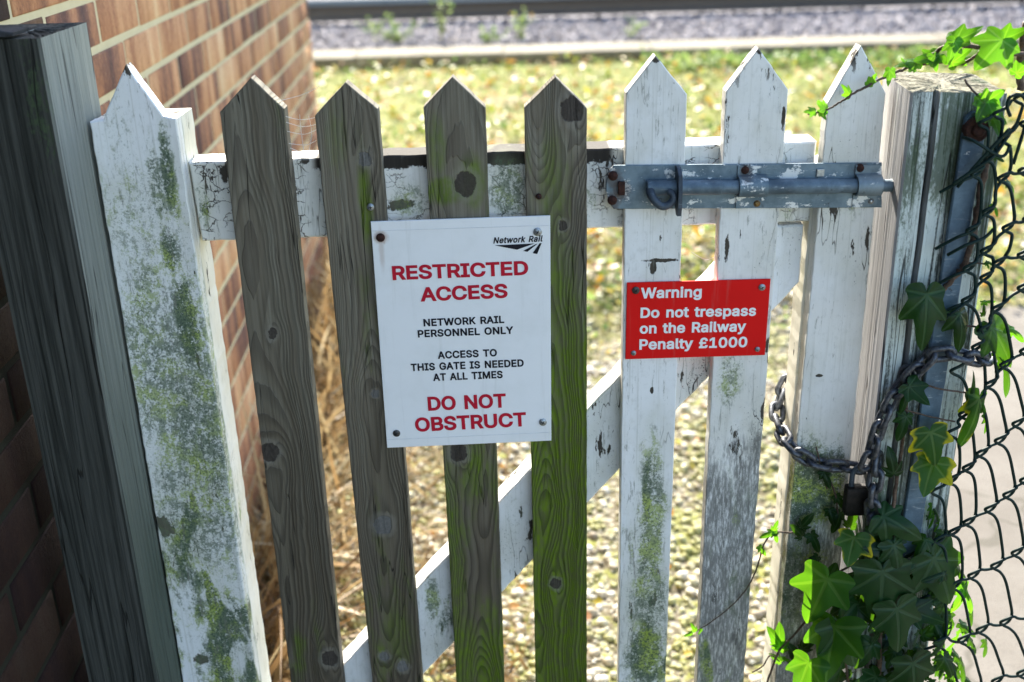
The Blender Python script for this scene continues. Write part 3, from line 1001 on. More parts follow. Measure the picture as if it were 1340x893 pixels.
# ------------------------------------------------------------------ posts
def post(name, outline, z0, z1, mat, topmat, seed, amp, warp=None, topfn=None, origin=None):
    """post grown from a cross-section outline (x, y) with fissures that run up it"""
    P = []
    n = len(outline)
    for i in range(n):
        a, b = Vector(outline[i]), Vector(outline[(i + 1) % n])
        k = max(1, int((b - a).length / 0.0035))
        for t in range(k):
            P.append(a.lerp(b, t / k))
    m = len(P)
    cx = sum(p.x for p in P) / m
    cy = sum(p.y for p in P) / m
    Nn = []
    for i in range(m):
        d = P[(i + 1) % m] - P[i - 1]
        nn = Vector((d.y, -d.x)).normalized()
        if nn.dot(P[i] - Vector((cx, cy))) < 0:
            nn = -nn
        Nn.append(nn)
    zs = list(np.arange(z0, z1 - 0.001, 0.012)) + [z1]
    mb = MB()
    vs_ = []
    for zi in zs:
        for i in range(m):
            d = (amp if Nn[i].x > -0.8 else amp * 0.25) * (mnoise.noise((i * 0.55 + seed * 9, zi * 1.6, seed)) + 0.5 * mnoise.noise((i * 1.7, zi * 5, seed + 4)))
            p = P[i] + Nn[i] * (d - amp * 0.5)
            if warp is not None:
                p = p + Vector((warp(P[i].x, P[i].y, zi), 0))
            zz = zi
            if topfn is not None and zi > z1 - 0.03:
                zz = zi + topfn(p.x, p.y) * (zi - (z1 - 0.03)) / 0.03
            vs_.append((p.x, p.y, zz))
    fs_ = []
    for r_ in range(len(zs) - 1):
        for i in range(m):
            j = (i + 1) % m
            fs_.append((r_ * m + i, r_ * m + j, (r_ + 1) * m + j, (r_ + 1) * m + i))
    mb.add(vs_, fs_)
    root = mk(name, mb, mat, origin=origin)
    # rough sawn top
    top = MB()
    rings = []
    tv = []
    for s_ in (1.0, 0.94, 0.8, 0.6, 0.4, 0.2):
        for i in range(m):
            p = Vector(vs_[-m + i][:2])
            p = Vector((cx, cy)) + (p - Vector((cx, cy))) * s_
            zz = z1 + (topfn(p.x, p.y) if topfn else 0)
            if s_ < 1:
                zz += 0.0025 * mnoise.noise((p.x * 45, p.y * 160, seed)) + 0.0015 * mnoise.noise((p.x * 200, p.y * 300, seed))
            tv.append((p.x, p.y, zz))
    tf = []
    for r_ in range(5):
        for i in range(m):
            j = (i + 1) % m
            tf.append((r_ * m + i, r_ * m + j, (r_ + 1) * m + j, (r_ + 1) * m + i))
    tf.append(tuple(5 * m + i for i in range(m)))
    top.add(tv, tf)
    mk("end_grain", top, topmat, root)
    return root


def shift_out(pts, dx, dy):
    return [(p[0] + dx, p[1] + dy) for p in pts]


LP = post("timber_post", [(-0.5625, -0.083), (-0.4765, -0.083), (-0.4735, -0.080), (-0.4735, 0.057), (-0.5625, 0.057)], -0.1, 1.363,
          M["post_dark"], M["post_dark"], 1.0, 0.0012, origin=(-0.52, -0.01, 0))
tag(LP, "tall dark timber post between the brick wall and the white hinge side of the gate", "post")
capm = MB()
capm.slab([(-0.600, 1.3655), (-0.505, 1.3655), (-0.4985, 1.3665), (-0.4975, 1.370), (-0.52, 1.3735), (-0.600, 1.3745)], -0.088, -0.045, 0.001)
cap = mk("cap_sheet", capm, M["lead"], LP)
# right post: a wide drying crack runs down the front
rp = [(0.4400, -0.040), (0.4425, -0.0435), (0.4640, -0.0440), (0.4658, -0.034), (0.4668, -0.012), (0.4692, -0.012), (0.4702, -0.034), (0.4715, -0.0435),
      (0.5440, -0.0410), (0.5480, -0.0375), (0.5485, 0.055), (0.545, 0.059), (0.444, 0.060), (0.4405, 0.056)]
RP = post("gate_post", rp, -0.1, 1.272, M["post_pale"], M["post_top"], 5.0, 0.0011,
          warp=lambda x, y, z: max(0, 1 - abs(x - .468) / .014) * (y < 0) * (0.005 * mnoise.noise((z * 3.1, 2, 1)) + 0.003 * mnoise.noise((z * 11, 5, 1))),
          topfn=lambda x, y: 0.004 + 0.16 * (y + 0.04) * 0.35 - 0.02 * max(0, x - 0.47) * 3, origin=(0.49, 0.01, 0))
tag(RP, "pale weathered square post with a long crack, beside the bolt", "post")

# ------------------------------------------------------------------ the gate
GATE = empty("picket_gate", (0.0, 0.03, 0.0))
tag(GATE, "old picket gate of four bare grey pickets and white peeling pickets with a diagonal brace", "gate")


def jag(a, b, amp, step=0.011):
    """points from a to b (b left out) with a slightly uneven line"""
    a, b = Vector(a), Vector(b)
    L = (b - a).length
    k = max(1, int(L / step))
    nrm = Vector((-(b - a).y, (b - a).x)).normalized()
    return [a.lerp(b, i / k) + nrm * (random.uniform(-amp, amp) if i else 0) for i in range(k)]


def loop_jag(pts, amp):
    o = []
    for i in range(len(pts)):
        o += jag(pts[i], pts[(i + 1) % len(pts)], amp)
    return o


def picket(kind, Lt, Lb, Rt, Rb, tip, shl, shr, mat, y0=0.0, y1=0.022, label=None, amp=0.0003, zb=0.06):
    """Lt/Lb/Rt/Rb: x of the left/right edge at z=1.26 and z=0.47"""
    def xx(t, b, z):
        return b + (t - b) * (z - 0.47) / 0.79
    out = [(xx(Lt, Lb, zb), zb), (xx(Rt, Rb, zb), zb), (xx(Rt, Rb, shr), shr), tip, (xx(Lt, Lb, shl), shl)]
    mb = MB()
    mb.slab(loop_jag(out, amp), y0, y1, 0.0011)
    cx = (Lt + Rt) / 2
    o = mk(kind, mb, mat, GATE, origin=(cx, (y0 + y1) / 2, 0))
    if label:
        o["label"] = label
    return o


def kl(cx, lst):
    """knots given as photo pixels on the gate front -> local (x, z, radius in m)"""
    r_ = []
    for (a, b, rad) in lst:
        p = pix(a, b)
        r_.append((p.x - cx, p.z, rad * 0.00092))
    return r_


def el(cx, a, b, ra, rb, *rest):
    p = pix(a, b)
    return (p.x - cx, p.z, ra * 0.00092, rb * 0.00099, *rest)


c2, c3, c4, c5, c6, c7, c8 = -0.2847, -0.1793, -0.0575, 0.0564, 0.1698, 0.2824, 0.3952
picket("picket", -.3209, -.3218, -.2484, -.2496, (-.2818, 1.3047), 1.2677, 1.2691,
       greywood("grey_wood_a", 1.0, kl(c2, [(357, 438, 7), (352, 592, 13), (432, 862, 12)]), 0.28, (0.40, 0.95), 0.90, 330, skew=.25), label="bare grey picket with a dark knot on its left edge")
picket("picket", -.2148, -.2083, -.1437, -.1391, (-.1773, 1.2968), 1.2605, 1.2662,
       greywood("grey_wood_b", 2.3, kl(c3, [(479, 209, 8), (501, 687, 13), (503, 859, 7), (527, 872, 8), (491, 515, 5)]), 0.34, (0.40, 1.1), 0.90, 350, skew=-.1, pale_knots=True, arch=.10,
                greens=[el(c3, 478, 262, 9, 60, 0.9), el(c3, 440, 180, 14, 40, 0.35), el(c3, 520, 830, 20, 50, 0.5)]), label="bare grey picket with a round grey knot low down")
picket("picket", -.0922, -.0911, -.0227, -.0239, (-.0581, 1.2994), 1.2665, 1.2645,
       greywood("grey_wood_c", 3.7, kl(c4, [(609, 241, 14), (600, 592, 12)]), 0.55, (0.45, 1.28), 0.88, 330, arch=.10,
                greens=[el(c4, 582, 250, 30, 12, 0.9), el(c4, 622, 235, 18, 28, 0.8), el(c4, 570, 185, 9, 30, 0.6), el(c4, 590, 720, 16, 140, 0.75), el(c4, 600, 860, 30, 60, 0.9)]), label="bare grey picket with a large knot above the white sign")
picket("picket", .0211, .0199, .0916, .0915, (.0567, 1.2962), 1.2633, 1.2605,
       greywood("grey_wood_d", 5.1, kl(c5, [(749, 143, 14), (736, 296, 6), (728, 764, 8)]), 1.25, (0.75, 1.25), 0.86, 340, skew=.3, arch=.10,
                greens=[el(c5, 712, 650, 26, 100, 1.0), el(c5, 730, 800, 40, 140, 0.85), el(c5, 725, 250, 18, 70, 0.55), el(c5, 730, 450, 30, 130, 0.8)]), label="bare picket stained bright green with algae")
picket("picket", .1355, .1354, .2040, .2018, (.1677, 1.3165), 1.2763, 1.2728,
       painted("white_paint_a", 1.7, 0.55, (0.42, 0.80), 0.6, 0.36, dirt=0.8, patches=[el(c6, 866, 341, 22, 2.5), el(c6, 855, 350, 4, 9), el(c6, 858, 78, 5, 4), el(c6, 853, 511, 2, 4)],
               greens=[el(c6, 846, 650, 10, 70, 0.95), el(c6, 850, 700, 24, 130, 0.85), el(c6, 845, 860, 34, 70, 1.0), el(c6, 848, 780, 30, 90, 0.8)], dark_low=(0.74, 0.48, 0.45), base=(0.82, 0.83, 0.83)),
       label="white picket behind the left half of the red sign with a green streak")
picket("picket", .2475, .2458, .3172, .3115, (.2815, 1.3217), 1.2749, 1.2747,
       painted("white_paint_b", 4.2, 0.45, (0.5, 0.96), 0.8, 0.48, patches=[el(c7, 994, 66, 6, 4), el(c7, 1025, 155, 2.5, 12), el(c7, 951, 325, 3, 14)], tipz=(1.262, 1.305),
               greens=[el(c7, 955, 500, 16, 40, 0.7)], dark_low=(0.92, 0.78, 1.0), dirt=0.5), amp=0.0005, label="white picket turned dark grey below the red sign")
picket("picket", .3630, .3556, .4275, .4320, (.3947, 1.321), 1.259, 1.2674,
       painted("white_paint_c", 6.6, 0.5, (0.55, 0.92), 0.7, 0.42, tipz=(1.27, 1.31),
               patches=[el(c8, 1072, 492, 5, 2)], greens=[el(c8, 1062, 640, 50, 70, 1.0), el(c8, 1045, 760, 40, 90, 0.8)], dark_low=(0.86, 0.66, 1.0), dirt=0.5), amp=0.0005, label="white picket beside the cracked post")

# hinge stile with a picket head cut on it
hx = -0.42
mb = MB()
mb.slab(loop_jag([(-.4735, .06), (-.3672, .06), (-.3711, 1.2614), (-.3853, 1.2650), (-.4182, 1.3226), (-.4526, 1.2628), (-.4684, 1.2607)], 0.0006), 0.0, 0.021, 0.0014)
mb2 = MB()
mb2.slab(loop_jag([(-.4730, .06), (-.3676, .06), (-.3714, 1.2606), (-.4680, 1.2600)], 0.0006), 0.0213, 0.072, 0.0016)
mk("hinge_stile", mb2, painted("white_paint_stile_back", 10.4, 0.35, (0.4, 0.9), 0.3, 0.2, base=(0.78, 0.77, 0.71)), GATE, origin=(-.42, 0.046, 0))
st = mk("wide_picket", mb, painted("white_paint_stile", 9.3, 0.75, (0.45, 1.22), 0.75, 0.14, dirt=0.8,
        patches=[el(hx, 215, 690, 9, 17), el(hx, 226, 694, 5, 6), el(hx, 263, 863, 11, 8), el(hx, 166, 90, 3, 6), el(hx, 208, 685, 6, 10)],
        greens=[el(hx, 205, 240, 12, 55, 0.8), el(hx, 219, 225, 10, 60, 1.0), el(hx, 222, 330, 14, 40, 0.95), el(hx, 240, 420, 22, 70, 1.0), el(hx, 200, 470, 45, 150, 0.75),
                el(hx, 255, 560, 50, 110, 0.85), el(hx, 265, 690, 36, 90, 0.7), el(hx, 190, 320, 55, 130, 0.55), el(hx, 230, 500, 75, 170, 0.8), el(hx, 262, 650, 75, 130, 0.75), el(hx, 285, 790, 60, 90, 0.45), el(hx, 160, 200, 22, 70, 0.4)], tipz=(1.272, 1.318), base=(0.80, 0.81, 0.82)), GATE, origin=(hx, 0.010, 0))
st["label"] = "wide white shouldered picket blotched with green algae"
# closing stile behind the last picket
mb = MB()
mb.slab(loop_jag([(.352, .06), (.4285, .06), (.4255, 1.170), (.415, 1.1835), (.380, 1.186), (.366, 1.180), (.3595, 1.165)], 0.0006), 0.0222, 0.070, 0.0025)
mk("closing_stile", mb, painted("white_paint_d", 11.1, 0.25, (0.4, 0.9), 0.3, 0.3, base=(0.80, 0.78, 0.70)), GATE, origin=(.39, 0.045, 0))
# top rail: dark bare strip along the top edge in the middle
t0, t1, b0, b1 = pix(248, 213, .0222), pix(1060, 186, .0222), pix(258, 316, .0222), pix(1060, 290, .0222)
mb = MB()
mb.slab(loop_jag([(-.3668, b0.z), (.3590, b1.z), (.3605, t1.z), (-.3706, t0.z)], 0.0006), 0.0222, 0.066, 0.002)
mk("top_rail", mb, painted("white_paint_rail", 14.2, 0.35, (1.0, 1.4), 0.6, 0.38, dirt=0.6, patches=[el(0, 288, 235, 5, 10), el(0, 292, 222, 4, 14), el(0, 522, 275, 16, 7), el(0, 395, 215, 6, 5)],
   greens=[el(0, 664, 255, 22, 40, 0.8), el(0, 535, 270, 26, 20, 0.6)],
   bare_top=(t0.z - 0.0135, -0.23, 0.128), crackle=1.0), GATE, origin=(0, 0.045, 0))
mb = MB()
mb.slab(loop_jag([(-.3675, .17), (.352, .17), (.352, .265), (-.3675, .265)], 0.0006), 0.0222, 0.066, 0.002)
mk("bottom_rail", mb, painted("white_paint_rail_low", 15.2, 0.6, (0.1, 0.5), 0.5, 0.3), GATE, origin=(0, 0.045, 0))
# brace
br = [pix(a, b, .0222) for a, b in ((697, 735), (1050, 366), (813, 490), (653, 657))]
d1 = (br[1] - br[0]) / (br[1].x - br[0].x)
d2 = (br[2] - br[3]) / (br[2].x - br[3].x)
mb = MB()
bl = lambda X: br[0] + d1 * (X - br[0].x)
tl = lambda X: br[3] + d2 * (X - br[3].x)
brz = min(b0.z, b1.z) - 0.001
xa = -0.3663
xt = br[3].x + (brz - br[3].z) / d2.z
xb_ = 0.3525
poly = [(bl(xa).x + .10, bl(xa + .10).z), (xb_, bl(xb_).z), (xb_, min(brz, tl(xb_).z)), (min(xt, xb_ - .001), brz), (xa + .001, tl(xa).z), (xa + .001, .267), (bl(xa + .1).x, .267)]
poly = [p for p in poly if p[1] >= .266]
mb.slab(loop_jag([(xa + .001, .267), (xa + .06, .267), (xb_, bl(xb_).z), (xb_, brz), (min(xt, xb_ - .002), brz), (xa + .001, tl(xa).z)] if tl(xa).z > .27 else
        [(br[3].x + (.267 - br[3].z) / d2.z, .267), (br[0].x + (.267 - br[0].z) / d1.z, .267), (xb_, bl(xb_).z), (xb_, brz), (min(xt, xb_ - .002), brz)], 0.0007), 0.0225, 0.064, 0.002)
mk("diagonal_brace", mb, painted("white_paint_brace", 17.7, 0.30, (0.45, 0.9), 0.85, 0.38, dirt=0.7, greens=[el(0, 565, 800, 14, 40, 0.8), el(0, 675, 690, 16, 30, 0.35)], base=(0.80, 0.81, 0.82)), GATE, origin=(0, 0.045, 0))


def screw(name, p, r, mat, parent, h=0.0016, dome=0.0012, slot=True):
    mb = MB()
    mb.cyl((p.x, p.y, p.z), (0, -1, 0), r, h, 18, dome)
    o = mk(name, mb, mat, parent, origin=p, smooth=40)
    if slot:
        s_ = MB()
        a = random.uniform(0, 1.57)
        for t in (a, a + math.pi / 2):
            dx, dz = math.cos(t) * r * .5, math.sin(t) * r * .5
            s_.tube([(p.x - dx, p.y - h - dome, p.z - dz), (p.x + dx, p.y - h - dome, p.z + dz)], r * .1, 4)
        c = mk("slot", s_, M["ink_black"], o)
    return o


for (a, b, r_, m_) in ((485, 271, .0042, "zinc"), (705, 257, .0035, "rust")):
    screw("screw", pix(a, b, -0.0002), r_, M[m_], GATE)

# slide bolt
def pz(a, b, y):
    p = pix(a, b, y)
    return (p.x, p.z)


BY = -0.0005
pl = MB()
ol = [pz(803, 216, BY), pz(1153, 212.5, BY), pz(1153, 271, BY), pz(803, 273, BY), pz(797, 266, BY), pz(793, 250, BY), pz(793, 238, BY), pz(797, 222, BY)]
pl.slab(loop_jag(ol, 0.00015), BY - 0.003, BY, 0.0006)
M["bolt_plate"] = galv("galvanised_plate", 0.95, ((0.085, 0.13, 0.165), (0.19, 0.26, 0.31)),
    [(pix(a, b, BY).x - .27, pix(a, b, BY).z, r_) for a, b, r_ in ((802, 230, .0056), (801, 262, .0056), (974.5, 222.5, .0045), (1125, 220, .0045), (813, 246, .006))])
bo = mk("slide_bolt", pl, M["bolt_plate"], GATE, origin=(.27, BY, 0))
bo["label"] = "blue grey galvanised slide bolt streaked with white paint"
yr = BY - 0.003 - 0.0088
ax0, ax1 = pix(846, 246, yr), pix(1166, 243, yr)
zr = lambda x: ax0.z + (ax1.z - ax0.z) * (x - ax0.x) / (ax1.x - ax0.x)
X = lambda a: pix(a, 245, yr).x
rod = MB()
rp_ = [(ax0.x, .0078), (ax0.x + .0012, .0088), (X(943), .0088), (X(943.5), .0080), (X(965), .0080), (X(965.5), .0088), (X(1096), .0088), (X(1096.5), .0081), (X(1120), .0081), (X(1120.5), .0088),
       (X(1153), .0086), (X(1153.5), .0072), (0.446, .0072)]
rod.tube([(x_, yr, zr(x_)) for x_, _ in rp_], [r_ for _, r_ in rp_], 20)
mk("rod", rod, M["bolt_rod"], bo, smooth=35)
pt = MB()
an = np.linspace(R(-70), R(250), 22)
for x0_, x1_, wob in ((X(1122), X(1149), .0),):
    k = 22
    vs_, fs_ = [], []
    xs_ = np.linspace(x0_, x1_, 9)
    for i_, xx_ in enumerate(xs_):
        for j_ in range(k):
            t = R(-50) + j_ * R(170) / (k - 1)
            e = 0.0012 * (i_ in (0, 8)) * random.uniform(-1, 1)
            vs_.append((xx_ + e, yr - math.cos(t) * .0091, zr(xx_) + math.sin(t) * .0091))
    for i_ in range(8):
        for j_ in range(k - 1):
            fs_.append((i_ * k + j_, i_ * k + j_ + 1, (i_ + 1) * k + j_ + 1, (i_ + 1) * k + j_))
    pt.add(vs_, fs_)
mk("paint_patch", pt, M["ink_white"], bo, smooth=60)


def strap(x0, x1, ztop, zbot):
    """keeper: flat ears above and below, half round over the rod"""
    t = 0.0022
    yb = BY - 0.003
    ro = 0.0096
    prof_ = [(ztop, yb - .0001), (zr(x0) + ro + .003, yb - .0001)]
    for a in np.linspace(80, -80, 12):
        prof_.append((zr(x0) + math.sin(R(a)) * ro, yr - math.cos(R(a)) * ro))
    prof_ += [(zr(x0) - ro - .003, yb - .0001), (zbot, yb - .0001)]
    mb_ = MB()
    k = len(prof_)
    outer = []
    for i, (zz, yy) in enumerate(prof_):
        if i in (0, 1, k - 2, k - 1):
            outer.append((zz, yy - t))
        else:
            a = R(80 - (i - 2) * 160 / 11)
            outer.append((zr(x0) + math.sin(a) * (ro + t), yr - math.cos(a) * (ro + t)))
    ring = prof_ + outer[::-1]
    n_ = len(ring)
    mb_.add([(x0, yy, zz) for zz, yy in ring] + [(x1, yy, zz) for zz, yy in ring], [(i, (i + 1) % n_, n_ + (i + 1) % n_, n_ + i) for i in range(n_)])
    for i in range(k - 1):
        a, b, c, d = i, i + 1, n_ - 2 - i, n_ - 1 - i
        mb_.f.append((a, b, c, d))
        mb_.f.append((n_ + a, n_ + d, n_ + c, n_ + b))
    return mb_


zt = pix(985, 215, BY).z
zb_ = pix(985, 272, BY).z
mk("keeper", strap(X(966), X(1003), zt - .001, zb_ + .001), M["bolt_plate"], bo, smooth=40)
mk("keeper", strap(X(1120), X(1152), pix(1135, 214, BY).z - .001, pix(1135, 270, BY).z + .001), M["old_paint"], bo, smooth=40)
# hasp plate standing out from the backplate
hp = MB()
xh = X(887)
zt2, zb2 = pix(888, 219, yr).z, pix(888, 283, yr - .012).z
prof_ = [(BY - .0028, zt2), (BY - .018, zt2 + .001), (BY - .030, zt2 - .006), (BY - .034, zr(xh)), (BY - .034, zb2 + .012), (BY - .028, zb2 + .001), (BY - .018, zb2), (BY - .010, zb2 + .006), (BY - .0032, zr(xh) - .018)]
hp.add([(xh - .0022, a, b) for a, b in prof_] + [(xh + .0022, a, b) for a, b in prof_],
       [tuple(range(9)), tuple(range(17, 8, -1))] + [(i, (i + 1) % 9, 9 + (i + 1) % 9, 9 + i) for i in range(9)])
mk("hasp_plate", hp, M["hasp"], bo)
hk = MB()
hpts = [pix(a, b, y_) for a, b, y_ in ((851, 248, yr - .004), (852, 255, yr - .010), (857, 263, yr - .013), (866, 270, yr - .014), (875, 268, yr - .014), (881, 261, yr - .014), (880, 254, yr - .013), (875, 251, yr - .011))]
sm = []
for i in range(len(hpts) - 1):
    p0, p1, p2, p3 = hpts[max(i - 1, 0)], hpts[i], hpts[i + 1], hpts[min(i + 2, len(hpts) - 1)]
    for t in np.linspace(0, 1, 6)[:-1]:
        sm.append(0.5 * ((2 * p1) + (-p0 + p2) * t + (2 * p0 - 5 * p1 + 4 * p2 - p3) * t * t + (-p0 + 3 * p1 - 3 * p2 + p3) * t ** 3))
sm.append(hpts[-1])
hk.tube(sm, [.0052 - .0012 * i / len(sm) for i in range(len(sm))], 12)
mk("hook", hk, M["hasp"], bo, smooth=50)
for (a, b, r_, m_) in ((802, 230, .0056, "rust"), (801, 262, .0056, "rust"), (974.5, 222.5, .0052, "rust"), (1125, 220, .0050, "rust"), (990, 266, .0045, "brass"), (1139, 263, .0040, "zinc")):
    screw("screw_head", pix(a, b, BY - .003), r_, M[m_], bo, 0.0024, 0.0022, slot=False)
sl = MB()
p = pix(813, 246, BY - .003)
sl.box(p.x - .004, p.x + .004, p.y - .005, p.y, p.z - .008, p.z + .008, .0012)
mk("stop_lug", sl, M["rust"], bo)
sl = MB()
p = pix(1073, 226, BY - .003)
sl.box(p.x - .0045, p.x + .0045, p.y - .003, p.y, p.z - .0045, p.z + .0045, .0008)
mk("square_nut", sl, M["zinc"], bo)


